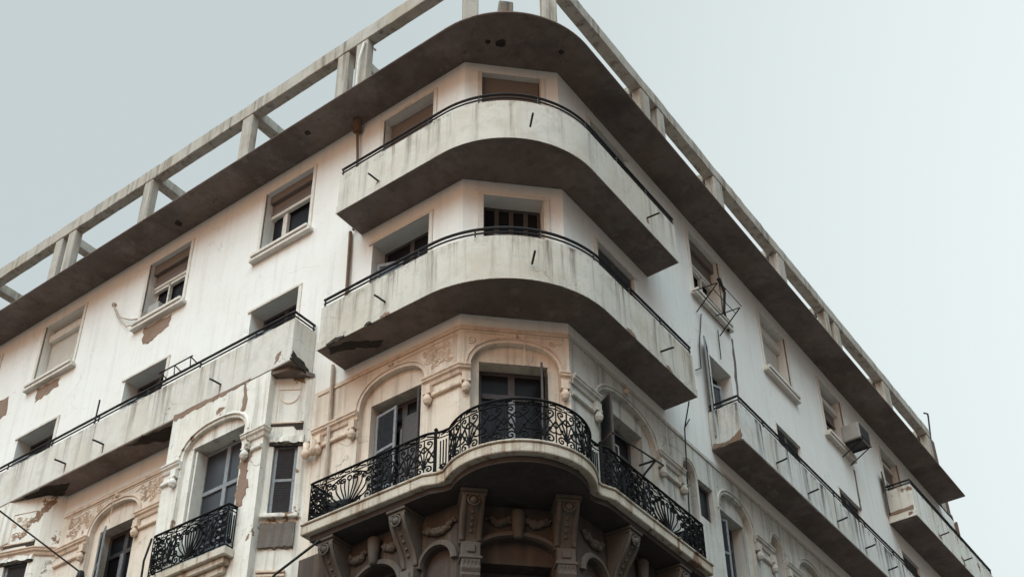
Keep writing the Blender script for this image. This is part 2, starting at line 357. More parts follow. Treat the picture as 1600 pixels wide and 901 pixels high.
# old storey walls ------------------------------------------------------------
OZ0, OZ1 = 11.16, UZ0
def niche(fr, u0, u1, apex, sp, du0, du1, dz, z0, e=2.3): return dict(fr=fr, n=hole(u0, u1, z0, apex, sp, e), o=hole(du0, du1, z0, dz))
n_left = niche(LW, 1.98, 3.4, 14.14, 13.62, 2.14, 3.23, 13.70, 11.31)
n_left2 = niche(LW, 9.0, 10.42, 14.12, 13.62, 9.16, 10.24, 13.68, 11.31)
n_ch = niche(CH, .17, 1.61, 14.15, 13.62, .32, 1.44, 13.80, 11.31)
n_r1 = niche(RW, 2.06, 3.95, 14.08, 13.52, 2.3, 3.66, 13.72, 11.31)
n_r2 = niche(RW, 6.25, 7.6, 14.0, 13.45, 6.4, 7.42, 13.62, 11.31)
n_r3 = niche(RW, 9.7, 11.0, 14.0, 13.45, 9.85, 10.85, 13.62, 11.31)
n_r4 = niche(RW, 13.2, 14.5, 14.0, 13.45, 13.35, 14.35, 13.62, 11.31)
rn = [hole(4.9, 5.38, 11.9, 13.95, 13.68, 2.0), hole(8.45, 8.92, 11.9, 13.95, 13.68, 2.0), hole(12.0, 12.45, 11.9, 13.95, 13.68, 2.0)]
rsm = [hole(5.45, 6.02, 12.95, 13.74), ]
BU0, BU1, BD = 5.06, 7.62, .56      # bay front
for fr, u0, u1, ns, extra in ((LW, K, LEND, [n_left, n_left2], []), (RW, K, REND, [n_r1, n_r2, n_r3, n_r4], rn+rsm), (CH, 0, CW, [n_ch], [])):
    mb = MB(); wall(mb, fr, u0, u1, OZ0, OZ1, [q['n'] for q in ns]+extra)
    for q in ns:
        n, o = q['n'], q['o']; reveal(mb, fr, n, 0, -.11)
        o2 = [o]; wall(mb, fr, n['u0'], n['u1'], n['z0'], n['z1'], o2, d=-.11); reveal(mb, fr, o, -.11, -.42)
    if fr is RW:
        for h in rn:
            reveal(mb, fr, h, 0, -.14); mb.face([fr.p(h['u0'], -.14, h['z0']), fr.p(h['u1'], -.14, h['z0']), fr.p(h['u1'], -.14, h['z1']), fr.p(h['u0'], -.14, h['z1'])])
        for h in rsm: reveal(mb, fr, h, 0, -.4)
    mb.build('wall', 'wall_old_shade' if fr is RW else 'wall_old', B)

# storey under the ornate balcony and the plain base ---------------------------
h_c3 = hole(.27, 1.50, 7.9, 10.55, 10.22, 2.0); h_l3 = hole(2.32, 3.28, 7.9, 10.5, 10.05, 2.0); h_ln = hole(1.33, 1.88, 8.6, 10.44, 10.16, 2.0)
h_r3 = hole(1.38, 2.0, 8.6, 10.42, 10.12, 2.0); h_r3b = hole(2.5, 3.5, 7.9, 10.5, 10.05, 2.0)
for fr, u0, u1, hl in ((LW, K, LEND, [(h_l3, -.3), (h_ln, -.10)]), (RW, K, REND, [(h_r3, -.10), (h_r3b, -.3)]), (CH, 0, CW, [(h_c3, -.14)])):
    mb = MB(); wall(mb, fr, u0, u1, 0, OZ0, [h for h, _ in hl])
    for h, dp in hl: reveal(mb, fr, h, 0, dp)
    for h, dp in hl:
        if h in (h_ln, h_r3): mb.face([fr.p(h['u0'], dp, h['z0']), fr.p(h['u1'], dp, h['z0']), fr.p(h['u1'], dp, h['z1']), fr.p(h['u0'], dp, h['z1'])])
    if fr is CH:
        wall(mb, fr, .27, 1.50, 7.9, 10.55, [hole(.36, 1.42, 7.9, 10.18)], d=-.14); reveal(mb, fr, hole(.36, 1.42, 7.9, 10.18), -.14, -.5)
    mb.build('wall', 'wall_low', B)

# ------------------------------------------------------------------ cornice and roof
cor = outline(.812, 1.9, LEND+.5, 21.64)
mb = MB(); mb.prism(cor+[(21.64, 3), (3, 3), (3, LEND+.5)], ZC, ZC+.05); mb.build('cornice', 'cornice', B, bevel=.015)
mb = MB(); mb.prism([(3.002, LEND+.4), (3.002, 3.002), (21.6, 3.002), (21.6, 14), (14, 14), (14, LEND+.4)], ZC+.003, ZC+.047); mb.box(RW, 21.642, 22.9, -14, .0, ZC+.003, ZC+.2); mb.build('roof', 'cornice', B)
for px_, py_, r_ in ((.05, .45, .10), (-.12, .62, .05), (-.5, 4.9, .07), (-.3, 9.0, .09), (.9, -.35, .06)):
    rnd = random.Random(int(px_*100)+7); mb = MB(); mb.prism([(px_+r_*rnd.uniform(.7, 1.2)*math.cos(a*PI/6), py_+r_*rnd.uniform(.7, 1.2)*math.sin(a*PI/6)) for a in range(12)], ZC-.004, ZC+.01); mb.build('damp_hole', 'hole', B)
# concrete frame standing on the roof edge
perg = MB(); ZB0, ZB1 = 23.53, 23.93
rnd = random.Random(12)
pth = resample([(0.002, LEND), (0.002, 1.255), (1.255, .002), (22.35, .002)], .22)
rings = []
for (x, y), (nx, ny) in zip(pth, normals(pth)):
    right = y < .1; f0, zb0, zb1, dep = (.028, 23.60, 23.955, -.24) if right else (.0, ZB0, ZB1, -.24)
    rings.append([(x+nx*o, y+ny*o, z+rnd.uniform(-.011, .011)*(1 if z > 23.7 else .5)) for o, z in ((f0+rnd.uniform(-.004, .006), zb0), (f0+rnd.uniform(-.008, .006), zb1), (dep, zb1), (dep, zb0))])
perg.loft(rings)
pg = perg.build('roof_frame', 'concrete', B, bevel=.015)
pz0, pz1 = ZC+.048, ZB0-.002
lposts = [(3.93, 4.26), (4.47, 4.8), (7.4, 7.73), (10.78, 11.1), (13.67, 13.97), (14.2, 14.5), (17.3, 17.6), (20.6, 20.9), (23.6, 23.9), (27, 27.3), (30.3, 30.6)]
rposts = [(4.66, 5.04), (5.38, 5.68), (8.02, 8.46), (11.42, 11.86), (14.36, 14.62), (14.98, 15.32), (18.42, 18.95), (22.0, 22.34)]
for fr, pl in ((LW, lposts), (RW, rposts)):
    for i, (a, b) in enumerate(pl):
        mb = MB(); mb.box(fr, a, b, -.22, -.012 if fr is LW else .016, pz0, pz1 if fr is LW else 23.592); mb.build('post', 'concrete', pg, bevel=.02)
        pair = fr is LW and a in (3.93, 13.67) or fr is RW and a in (5.38, 14.98)
        if not pair:
            mb = MB(); mb.box(fr, a+.03, b-.03, -2.6, -.28, ZB0+.06, ZB1-.05); mb.build('rafter', 'concrete', pg, bevel=.02)
        mb = MB(); mb.box(fr, a, b, -2.9, -2.6, pz0, ZB1-.06); mb.build('post', 'concrete', pg, bevel=.02)
for (x, y) in ((.1, 1.22), (1.22, .1), (1.05, 1.05)):
    f2 = Fr((x, y), (H2, -H2), (-H2, -H2)); mb = MB(); mb.box(f2, -.15, .15, -.2, .06, pz0, pz1); mb.build('post', 'concrete', pg, bevel=.02)
mb = MB()                       # end pier at the far right of the roof
mb.box(RW, 22.40, 22.85, -.5, -.02, ZC+.203, 23.75); mb.build('roof_pier', 'rust', B, bevel=.02)
mb = MB(); mb.tube([RW.p(22.75, -.1, 23.6), RW.p(22.68, .02, 24.6), RW.p(22.62, .04, 24.7), RW.p(22.2, .04, 24.5)], .028, 6); mb.build('vent_pipe', 'rail', B)
mb = MB(); mb.tube([RW.p(22.86, .06, 12), RW.p(22.86, .06, 20.75)], .05, 8); mb.build('drainpipe', 'rust', B)
mb = MB(); mb.tube([LW.p(4.05, -.38, 23.6), LW.p(4.0, .02, 23.4), LW.p(4.05, .08, 22.8), LW.p(4.1, .05, 21.0)], .03, 6); mb.build('conduit', 'wframe', pg)

# ------------------------------------------------------------------ balconies with solid parapets
def spout(fr, u, d, z, parent, l=.26, tilt=-.03):
    mb = MB(); mb.tube([fr.p(u, d-.05, z), fr.p(u, d+l*.7, z+tilt*.6), fr.p(u, d+l, z+tilt)], .019, 6); mb.build('drain_spout', 'rail', parent)
def rails(path, z, parent, step=1.05, double=True, r=.026):
    pin = resample(offset(path, -.022), .12); mb = MB()
    mb.tube([(x, y, z+.165) for x, y in pin], r, 6)
    if double: mb.tube([(x, y, z+.075) for x, y in pin], r*.62, 6)
    al = Along(offset(path, -.022)); n = max(2, round(al.L/step))
    for i in range(n+1):
        q = al(min(al.L-.03, max(.03, al.L*i/n)), z-.01); mb.tube([q, (q[0], q[1], z+.165)], r*.65, 5)
    mb.build('handrail', 'rail', parent)
def balcony(name, path, floor_poly, z0, z1, mat, t=.12, slab=.17, lip=True):
    mb = MB(); mb.sweep(path, [(0, z0), (0, z1), (-t, z1), (-t, z0)]); par = mb.build(name, mat, B, bevel=.015)
    rnd = random.Random(int(z0*10)); fl = resample(floor_poly+floor_poly[:1], .16)[:-1]
    fl = [(x+rnd.uniform(-.007, .007)*(min(x, y) < -.05), y+rnd.uniform(-.007, .007)*(min(x, y) < -.05)) for x, y in fl]
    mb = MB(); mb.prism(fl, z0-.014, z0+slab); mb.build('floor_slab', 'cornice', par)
    if lip:
        mb = MB(); mb.sweep(path, [(-.005, z0+.165), (.008, z0+.16), (.008, z0-.004), (-.005, z0-.004)]); mb.build('base_band', mat, par)
    return par
def floor_of(o, r, uL, uR):
    e = .010; q = outline(o-e, r-e, uL-e, uR-e); return q+[(uR-e, -.002), (K, -.002), (-.002, K), (-.002, uL-e)]
p1 = outline(.69, 1.9, 3.66, 4.22, back=.004); b1 = balcony('corner_balcony', p1, floor_of(.69, 1.9, 3.66, 4.22), S1, 18.68, 'b1'); b1['label'] = 'upper rounded balcony with a smooth pale parapet'
rails(outline(.69, 1.9, 3.62, 4.2), 18.68, b1)
p2 = outline(.68, 2.1, 3.82, 4.40, back=.004); b2 = balcony('corner_balcony', p2, floor_of(.68, 2.1, 3.82, 4.40), S2, 15.60, 'b2'); b2['label'] = 'lower rounded balcony with cracked lower edge'
rails(outline(.68, 2.1, 3.78, 4.36), 15.60, b2)
spout(LW, 2.66, .69, 17.97, b1); spout(RW, 3.1, .69, 18.05, b1); spout(CH, 1.02, 1.19, 17.98, b1, .24, .02)
spout(LW, 2.32, .68, 14.99, b2); spout(RW, 3.15, .68, 14.93, b2); spout(CH, 1.02, 1.06, 14.98, b2, .24, .02)
# long left balcony over the bays
LBZ0, LBZ1, LBD = 14.90, 15.86, .56
pl = [(-LBD, LEND), (-LBD, 4.6), (-.004, 4.6)]
lb = balcony('long_balcony', pl, [(-LBD+.01, LEND), (-LBD+.01, 4.61), (-.002, 4.61), (-.002, LEND)], LBZ0, LBZ1, 'lb', lip=False)
lb['label'] = 'long left balcony with stained straight parapet'
rails([(-LBD, LEND-.1), (-LBD, 4.62), (-.02, 4.62)], LBZ1, lb, 1.5)
for u in (9.7, 10.87, 6.4): spout(LW, u, LBD, 15.17, lb)
# long right balcony
RBZ0, RBZ1, RBD = 14.74, 15.62, .66
pr_ = [(6.2, -.004), (6.2, -RBD), (15.85, -RBD), (15.85, -.004)]
rb = balcony('long_balcony', pr_, [(6.21, -.002), (6.21, -RBD+.01), (15.84, -RBD+.01), (15.84, -.002)], RBZ0, RBZ1, 'rb', lip=False)
rb['label'] = 'long right balcony with black streaks on its parapet'
rails([(6.24, -.02), (6.24, -RBD), (15.8, -RBD)], RBZ1, rb, 1.6)
for u in (7.69, 9.15, 10.6, 12.1, 13.4): spout(RW, u, RBD, 14.95, rb, .24, .03)
# small far balcony, one floor higher
ps = [(16.38, -.004), (16.38, -.74), (22.9, -.74), (22.9, -.004)]
sb = balcony('small_balcony', ps, [(16.39, -.002), (16.39, -.73), (22.89, -.73), (22.89, -.002)], 17.78, 18.72, 'sb')
rails([(16.42, -.02), (16.42, -.74), (22.86, -.74)], 18.72, sb, 1.6)
for u in (18.2, 20.0, 21.8): spout(RW, u, .74, 17.98, sb, .24, .03)

# ------------------------------------------------------------------ ornate balcony
def bulge_path(o, R, uL, uR, back=None, c=(.46, .46), n=40, neck=.085):
    dx = c[0]+o-neck; h = math.sqrt(R*R-dx*dx); a0 = math.atan2(h, -dx); a1 = math.atan2(-dx, h)+2*PI
    pts = ([] if back is None else [(-back, uL)])+[(-o, uL), (-o, c[1]+h+.34), (-o+neck, c[1]+h+.12)]
    for i in range(n+1):
        a = a0+(a1-a0)*i/n; pts.append((c[0]+R*math.cos(a), c[1]+R*math.sin(a)))
    pts += [(c[0]+h+.12, -o+neck), (c[0]+h+.34, -o), (uR, -o)]
    if back is not None: pts.append((uR, -back))
    return pts
OD, OR_ = .58, 1.16; OUL, OUR = 3.92, 4.5
ob_path = bulge_path(OD, OR_, OUL, OUR)
mb = MB(); mb.prism(ob_path+[(OUR, -.003), (K, -.003), (-.003, K), (-.003, OUL)], S3, S3+.16)
ob = mb.build('ornate_balcony', 'slab', B, bevel=.02, seg=2); ob['label'] = 'balcony with black wrought iron railing on carved brackets'
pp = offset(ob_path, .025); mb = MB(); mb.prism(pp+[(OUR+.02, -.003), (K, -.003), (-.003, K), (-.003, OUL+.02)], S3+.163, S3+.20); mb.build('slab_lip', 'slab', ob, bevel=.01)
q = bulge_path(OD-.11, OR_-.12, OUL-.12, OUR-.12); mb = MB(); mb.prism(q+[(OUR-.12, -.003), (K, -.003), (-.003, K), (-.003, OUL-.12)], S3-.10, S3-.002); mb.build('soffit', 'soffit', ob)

def spiral(cx, cz, r, turns, a0, sgn, n=14, rmin=.15):
    return [(cx+r*(1-(1-rmin)*i/n)*math.cos(a0+sgn*2*PI*turns*i/n), cz+r*(1-(1-rmin)*i/n)*math.sin(a0+sgn*2*PI*turns*i/n)) for i in range(n+1)]
def bez(p0, p1, p2, p3, n=10):
    o = []
    for i in range(n+1):
        t = i/n; s = 1-t; o.append(tuple(s**3*a+3*s*s*t*b+3*s*t*t*c+t**3*d for a, b, c, d in zip(p0, p1, p2, p3)))
    return o
def mirror(c, w): return [(w-x, z) for x, z in c]
def heart_panel(w, h):
    c = [[(w/2, .08*h), (w/2, h*.97)]]; half = [bez((w/2, .16*h), (w*.34, .36*h), (w*.16, .5*h), (0, .66*h), 6),
        bez((w/2, .16*h), (w*.42, .4*h), (w*.34, .56*h), (w*.27, .66*h), 6),
        bez((w/2, .62*h), (w*.36, .70*h), (w*.06, .76*h), (w*.10, .9*h), 8)+spiral(w*.24, .88*h, w*.14, .95, PI, -1, 10)[1:],
        spiral(w*.25, .14*h, w*.2, 1.25, PI*.1, 1, 14), bez((0, .34*h), (w*.12, .30*h), (w*.2, .3*h), (w*.3, .4*h), 5)+spiral(w*.24, .42*h, w*.07, .8, 0, 1, 6),
        bez((0, .45*h), (w*.2, .62*h), (w*.34, .74*h), (w*.46, .8*h), 5)]
    return c+half+[mirror(q, w) for q in half]
def plume_panel(w, h):
    c = [[(w/2, .03*h), (w/2, .8*h)], spiral(w/2, .86*h, .085*h, 1, -PI/2, 1, 10, .6)]; half = []
    for k, (ex, ez) in enumerate(((.40, .82), (.31, .86), (.21, .74), (.12, .58), (.08, .34))):
        half.append(bez((w*(.485-.02*k), .04*h), (w*(.45-.03*k), .5*h-.06*k), (w*(ex-.02), ez*h*.7), (w*ex+.02, ez*h), 12)+spiral(w*ex-.028, ez*h, .055, 1.3, 0, 1, 12)[1:])
    half += [bez((w*.5, .08*h), (w*.36, .2*h), (w*.26, .08*h), (w*.24, .2*h), 8), spiral(w*.3, .09*h, .075, 1.3, 0, 1), spiral(w*.1, .13*h, .085, 1.3, PI/2, 1), spiral(w*.08, .86*h, .08, 1.3, 0, -1),
             bez((0, .95*h), (w*.15, .7*h), (w*.2, .95*h), (w*.42, .98*h), 8), bez((0, .2*h), (w*.04, .5*h), (0, .6*h), (w*.06, .78*h), 8)]
    return c+half+[mirror(q, w) for q in half]
def dense_panel(w, h):
    c = []
    for k in range(4):
        z = h*(.14+.24*k); c += [spiral(w*.28, z, w*.24, 1.4, PI*.5*k, 1), spiral(w*.72, z, w*.24, 1.4, PI-PI*.5*k, -1), bez((0, z-.1*h), (w*.3, z), (w*.7, z-.02), (w, z+.12*h), 6), bez((w, z-.1*h), (w*.7, z+.02), (w*.3, z), (0, z+.12*h), 6)]
    c.append([(w/2, 0), (w/2, h)]); return c
def bar_panel(w, h): return [[(w*k/4, .2*h), (w*k/4, h*.9)] for k in (1, 2, 3)]+[spiral(w*.5, .12*h, w*.3, 1.2, 0, 1), spiral(w*.5, .12*h, w*.3, 1.2, PI, -1)]
KIND = dict(h=heart_panel, p=plume_panel, d=dense_panel, b=bar_panel)
def iron_railing(al, t0, seq, z0, z1, parent, rr=.0145):
    fz = z1-.10; t = t0
    top = MB(); n = max(8, int(al.L/.06))
    top.tube([al(al.L*i/n, z1) for i in range(n+1)], .021, 6); top.tube([al(al.L*i/n, fz) for i in range(n+1)], .012, 4); top.tube([al(al.L*i/n, z0+.035) for i in range(n+1)], .014, 4)
    k = int(al.L/.11)
    for i in range(k):
        c = al.L*(i+.5)/k
        if i % 3 == 0: top.tube([al(c+x, (z1+fz)/2+z) for x, z in spiral(0, 0, .036, 1, 0, 1, 8, 1)], .008, 4)
        else: top.tube([al(c-.05, (z1+fz)/2), al(c+.05, (z1+fz)/2+(.018 if i % 3 == 1 else -.018))], .015, 4)
    top.build('handrail', 'iron', parent)
    for kind, wd in seq:
        mb = MB()
        if kind != '|':
            for cv in KIND[kind](wd, fz-z0-.04): mb.tube([al(t+x, z0+.038+z) for x, z in cv], rr, 4)
        if kind == '|':
            mb.tube([al(t+wd/2, z0-.02), al(t+wd/2, z1+.03)], .026, 5)
            q = al(t+wd/2, z1+.05); mb.lathe(q, [(.0, -.03), (.03, -.015), (.035, .0), (.02, .025), (.0, .035)], 8)
        else: mb.tube([al(t+wd, z0), al(t+wd, z1-.01)], .012, 4)
        mb.build('railing_post' if kind == '|' else 'railing_panel', 'iron', parent); t += wd
rp = offset(bulge_path(OD, OR_, OUL, OUR, back=.02), -.075); al = Along(rp)
RZ0, RZ1 = S3+.20, 12.105
sL = OUL-.075-(rp[3][1])            # straight part to the kink
i_b0 = next(i for i in range(len(rp)) if i > 2 and abs(rp[i][0]+OD-.075) > .03); tb0 = al.l[i_b0]-.06; tb1 = al.L-tb0-0
def seq_fit(sq, total):
    s = sum(x for _, x in sq); return [(k, x*total/s) for k, x in sq]
side = OD-.1
lin = tb0-side
tb1 = al.L-(tb0+(OUR-OUL))
seq = seq_fit([('d', .3), ('d', .3)], side)+seq_fit([('d', .36), ('p', 1.05), ('d', .22), ('h', .34), ('h', .34), ('h', .34), ('|', .05)], lin)
seq += seq_fit([('b', .2)]+[('h', .36)]*8+[('b', .2)], tb1-tb0)
seq += seq_fit([('|', .05), ('h', .34), ('h', .34), ('d', .3), ('h', .34), ('p', 1.15), ('d', .36), ('d', .3)], al.L-tb1-side)+seq_fit([('d', .3), ('d', .3)], side)
iron_railing(al, 0, seq, RZ0, RZ1, ob)

# carved consoles that carry it
def console(fr, u, top, bot, dt, db, w, parent, rosette=True):
    n = 18; front = []
    for i in range(n+1):
        t = i/n; z = top+(bot-top)*t
        d = db+(dt-db)*(1-t)**1.25+.05*math.sin(t*PI*1.9)*(1-.3*t); front.append((d, z))
    prof = [(0, top)]+front+[(0, bot)]
    mb = MB(); mb.extr(fr, prof, u-w/2, u+w/2); o = mb.build('console', 'console', parent, bevel=.012)
    mb = MB(); mb.box(fr, u-w/2-.03, u+w/2+.03, .0, dt+.05, top+.002, top+.055); mb.box(fr, u-w/2-.015, u+w/2+.015, .0, dt+.02, top-.05, top-.002); mb.build('cap', 'console', o, bevel=.008)
    mb = MB()
    for s in (-1, 1): mb.loft([[fr.p(u+s*w*.38+dx, d+dd, z) for dx, dd in ((-.035, -.01), (.035, -.01), (.035, .028), (-.035, .028))] for d, z in front[1:-1]])
    for i in range(3, n-3, 2):
        d, z = front[i]; mb.lathe(fr.p(u, d, z), [(0, -.03), (.024, -.02), (.032, 0), (.024, .02), (0, .03)], 8)
    mb.build('scroll_ornament', 'console', o, smooth=True)
    d, z = front[2]; mb = MB(); mb.lathe(fr.p(u, d+.02, z-.06), [(0, -.065), (.045, -.045), (.062, 0), (.045, .045), (0, .065)], 10)
    mb.tube([fr.p(u+x, d+.035, z-.06+zz) for x, zz in spiral(0, 0, .085, 1, 0, 1, 14, 1)], .014, 5); mb.build('rosette', 'console', o, smooth=True)
    mb = MB(); mb.box(fr, u-w*.42, u+w*.42, 0, db+.06, bot-.24, bot-.002); mb.box(fr, u-.065, u+.065, db+.062, db+.085, bot-.18, bot-.06)
    mb.box(fr, u-w*.5, u+w*.5, 0, db+.10, bot-.29, bot-.242); mb.build('block', 'console', o, bevel=.01)
    mb = MB(); prof = [(.0, 0), (db+.09, 0), (db+.07, -.06), (db+.085, -.14), (db+.05, -.2), (db+.055, -.24), (db+.02, -.30), (db+.02, -2.0), (0, -2.0)]
    mb.extr(fr, [(d, bot-.292+z) for d, z in prof], u-w*.42, u+w*.42)
    for k in range(5):
        x = u-w*.34+k*w*.17; mb.tube([fr.p(x, db+.085, bot-.31), fr.p(x, db+.06, bot-.46)], .018, 5)
    mb.build('pilaster', 'console', o, bevel=.01)
ZT = S3-.16
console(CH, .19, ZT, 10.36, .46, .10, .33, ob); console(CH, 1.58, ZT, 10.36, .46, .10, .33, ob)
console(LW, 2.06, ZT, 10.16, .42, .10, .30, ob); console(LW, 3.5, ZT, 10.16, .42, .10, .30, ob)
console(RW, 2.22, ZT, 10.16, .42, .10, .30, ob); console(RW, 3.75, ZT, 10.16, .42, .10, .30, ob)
# arch mouldings, keystone and garlands on the shadowed wall
def arch_mould(fr, h, w, d, mat='console', grow=0.0, z_low=None, name='arch_moulding'):
    us = arch_us(h, 26); c = (h['u0']+h['u1'])/2; hw = (h['u1']-h['u0'])/2; mb = MB(); rings = []
    pts = [(u, arch_z(h, u)) for u in us]
    if z_low is not None: pts = [(h['u0'], z_low)]+pts+[(h['u1'], z_low)]
    for i, (u, z) in enumerate(pts):
        a = pts[max(0, i-1)]; b = pts[min(len(pts)-1, i+1)]; tx, tz = b[0]-a[0], b[1]-a[1]; l = math.hypot(tx, tz) or 1; nx, nz = -tz/l, tx/l
        rings.append([fr.p(u+nx*g, dd, z+nz*g) for g, dd in ((grow, -.02), (grow+w, -.02), (grow+w, d*.5), (grow+w*.6, d), (grow+.01, d))])
    mb.loft(rings); return mb.build(name, mat, B)
for fr, h in ((CH, h_c3), (LW, h_l3), (LW, h_ln), (RW, h_r3), (RW, h_r3b)): arch_mould(fr, h, .10, .07)
for fr, u, z in ((LW, 2.8, 10.82), (CH, .89, 10.82), (RW, 3.0, 10.82)):
    mb = MB(); mb.lathe(fr.p(u, .08, z-.32), [(.05, 0), (.07, .03), (.09, .2), (.11, .42), (.08, .46)], 12); mb.build('keystone', 'console', B, smooth=True)
def garland(fr, u0, u1, z, sag, parent=B):
    mb = MB(); rnd = random.Random(int(u0*100)); n = 16
    for i in range(n+1):
        t = i/n; u = u0+(u1-u0)*t; zz = z-sag*math.sin(PI*t)
        for k in range(3):
            r = .03+.03*math.sin(PI*t)*rnd.uniform(.6, 1.2); mb.lathe(fr.p(u+rnd.uniform(-.03, .03), .02+rnd.random()*.03, zz+rnd.uniform(-.035, .035)), [(0, -r), (r*.8, -r*.5), (r, 0), (r*.8, r*.5), (0, r)], 6)
    mb.build('garland', 'console', parent, smooth=True)
garland(LW, 2.35, 2.65, 10.82, .1); garland(LW, 3.0, 3.35, 10.82, .1); garland(LW, 1.3, 1.85, 10.78, .1); garland(RW, 1.4, 1.95, 10.78, .1); garland(CH, .45, .8, 10.85, .08); garland(CH, 1.0, 1.35, 10.85, .08)

# ------------------------------------------------------------------ mouldings of the old storey
def impost(path, z, pend, parent=B, lower=True, mat='orn'):
    prof = [(-.01, z-.12), (.03, z-.12), (.045, z-.08), (.045, z-.06), (.085, z-.03), (.085, z+.0), (.105, z+.015), (.105, z+.045), (-.01, z+.05)]
    mb = MB(); mb.sweep(path, prof)
    if lower:
        lo = [(-.01, z-.36), (.04, z-.36), (.055, z-.34), (.055, z-.30), (.03, z-.27), (-.01, z-.27)]; mb.sweep(lower if isinstance(lower, list) else path, lo)
    o = mb.build('impost_moulding', mat, parent, bevel=.006)
    for fr, u in pend:
        mb = MB(); mb.box(fr, u-.065, u+.065, .0, .09, z-.26, z-.122); mb.box(fr, u-.075, u+.075, 0, .1, z-.30, z-.262)
        mb.lathe(fr.p(u, .06, z-.40), [(.012, -.10), (.05, -.08), (.075, -.02), (.07, .03), (.045, .07), (.05, .098)], 12); mb.build('pendant_ball', mat, o, smooth=False, bevel=.004)
def P2(fr, u, d=0): return fr.p(u, d, 0)[:2]
impost([P2(LW, 4.42), P2(LW, 3.4)], 13.56, [(LW, 3.48), (LW, 4.25)], lower=[P2(LW, 4.2), P2(LW, 3.55)])
impost([P2(LW, 1.98), P2(LW, K), P2(CH, .17)], 13.56, [(LW, 1.86), (CH, .10)], lower=[P2(LW, 1.8), P2(LW, K), P2(CH, .04)])
impost([P2(CH, 1.61), P2(CH, CW-.001)], 13.56, [(CH, 1.68)], lower=False)
impost([P2(RW, K+.001), P2(RW, 2.06)], 13.56, [(RW, 1.98)], lower=[P2(RW, K+.001), P2(RW, 1.9)], mat='orn_shade')
impost([P2(RW, 3.95), P2(RW, 4.85)], 13.52, [(RW, 4.03), (RW, 4.75)], lower=[P2(RW, 4.1), P2(RW, 4.68)], mat='orn_shade')
impost([P2(LW, 9.0), P2(LW, 7.7)], 13.56, [(LW, 8.92), (LW, 8.0)], lower=[P2(LW, 8.85), P2(LW, 7.7)])
impost([P2(LW, 11.4), P2(LW, 10.42)], 13.56, [(LW, 10.5)], lower=[P2(LW, 11.4), P2(LW, 10.6)])
for a, b in ((7.6, 8.4), (8.97, 9.7), (11.0, 11.95), (12.5, 13.2)): impost([P2(RW, a), P2(RW, b)], 13.46, [(RW, a+.08), (RW, b-.08)], lower=[P2(RW, a+.15), P2(RW, b-.15)], mat='orn_shade')
for q in (n_left, n_left2, n_ch, n_r1, n_r2, n_r3, n_r4): arch_mould(q['fr'], q['n'], .05, .022, 'orn_shade' if q['fr'] is RW else 'orn', grow=.05, name='hood_moulding')
for h in rn: arch_mould(RW, h, .04, .02, 'orn_shade', grow=.03, name='hood_moulding')
# string line below the soffit
for path, mt in (([P2(LW, 4.4), P2(LW, K), P2(CH, CW-.001)], 'orn'), ([P2(RW, K+.001), P2(RW, 15.5)], 'orn_shade'), ([P2(LW, 11.4), P2(LW, 7.65)], 'orn')):
    mb = MB(); mb.sweep(path, [(-.005, 14.345), (.022, 14.345), (.022, 14.40), (-.005, 14.40)]); mb.build('string_course', mt, B)
# scrollwork reliefs over the arches
def relief(fr, u0, u1, z0, z1, n_, seed, parent=B, d=.004, border=True, niche_=None):
    rnd = random.Random(seed); mb = MB()
    if border:
        ring = [(u0, z0), (u0, z1), (u1, z1), (u1, z0)] if niche_ is None else [(u0, z0), (u0, z1), (u1, z1)]
        mb.tube([fr.p(u, d, z) for u, z in ring], .010, 4)
    for i in range(n_):
        u = u0+(u1-u0)*rnd.uniform(.1, .9); z = z0+(z1-z0)*rnd.uniform(.12, .86); r = rnd.uniform(.04, .095)
        if niche_ is not None:
            h = niche_; c = (h['u0']+h['u1'])/2; hw = (h['u1']-h['u0'])/2+.15; t = abs(u-c)/hw
            if t < 1 and z < h['sp']+(h['z1']-h['sp']+.14)*(max(0, 1-t**2.3))**(1/2.3)+.03: continue
        a = rnd.uniform(0, 6.28); s = rnd.choice((-1, 1))
        mb.tube([fr.p(min(u1-.02, max(u0+.02, x)), d, min(z1-.02, max(z0+.02, y))) for x, y in spiral(u, z, r, 1.4, a, s, 16)], .011, 4)
        if i % 2 == 0: mb.tube([fr.p(min(u1-.02, max(u0+.02, x)), d, min(z1-.02, max(z0+.02, y))) for x, y in bez((u, z), (u+r*s, z+r), (u+2*r*s, z-r), (u+2.6*r*s, z+.03), 8)], .010, 4)
    mb.build('relief_panel', 'orn', parent)
relief(LW, 1.34, 2.6, 13.72, 14.27, 44, 1, niche_=n_left['n'])
relief(CH, .07, .72, 13.72, 14.3, 16, 2, niche_=n_ch['n']); relief(CH, 1.05, CW-.07, 13.72, 14.3, 16, 3, niche_=n_ch['n'])
relief(LW, 7.75, 9.6, 13.72, 14.3, 60, 4, niche_=n_left2['n']); relief(LW, 9.85, 11.3, 13.72, 14.3, 60, 5, niche_=n_left2['n'])
for fr, u in ((LW, 2.72), (CH, .89), (LW, 9.73), (RW, 3.0)):
    mb = MB(); mb.lathe(fr.p(u, .02, 14.27), [(0, -.05), (.04, -.035), (.05, 0), (.04, .035), (0, .05)], 10); mb.build('boss', 'orn', B, smooth=True)

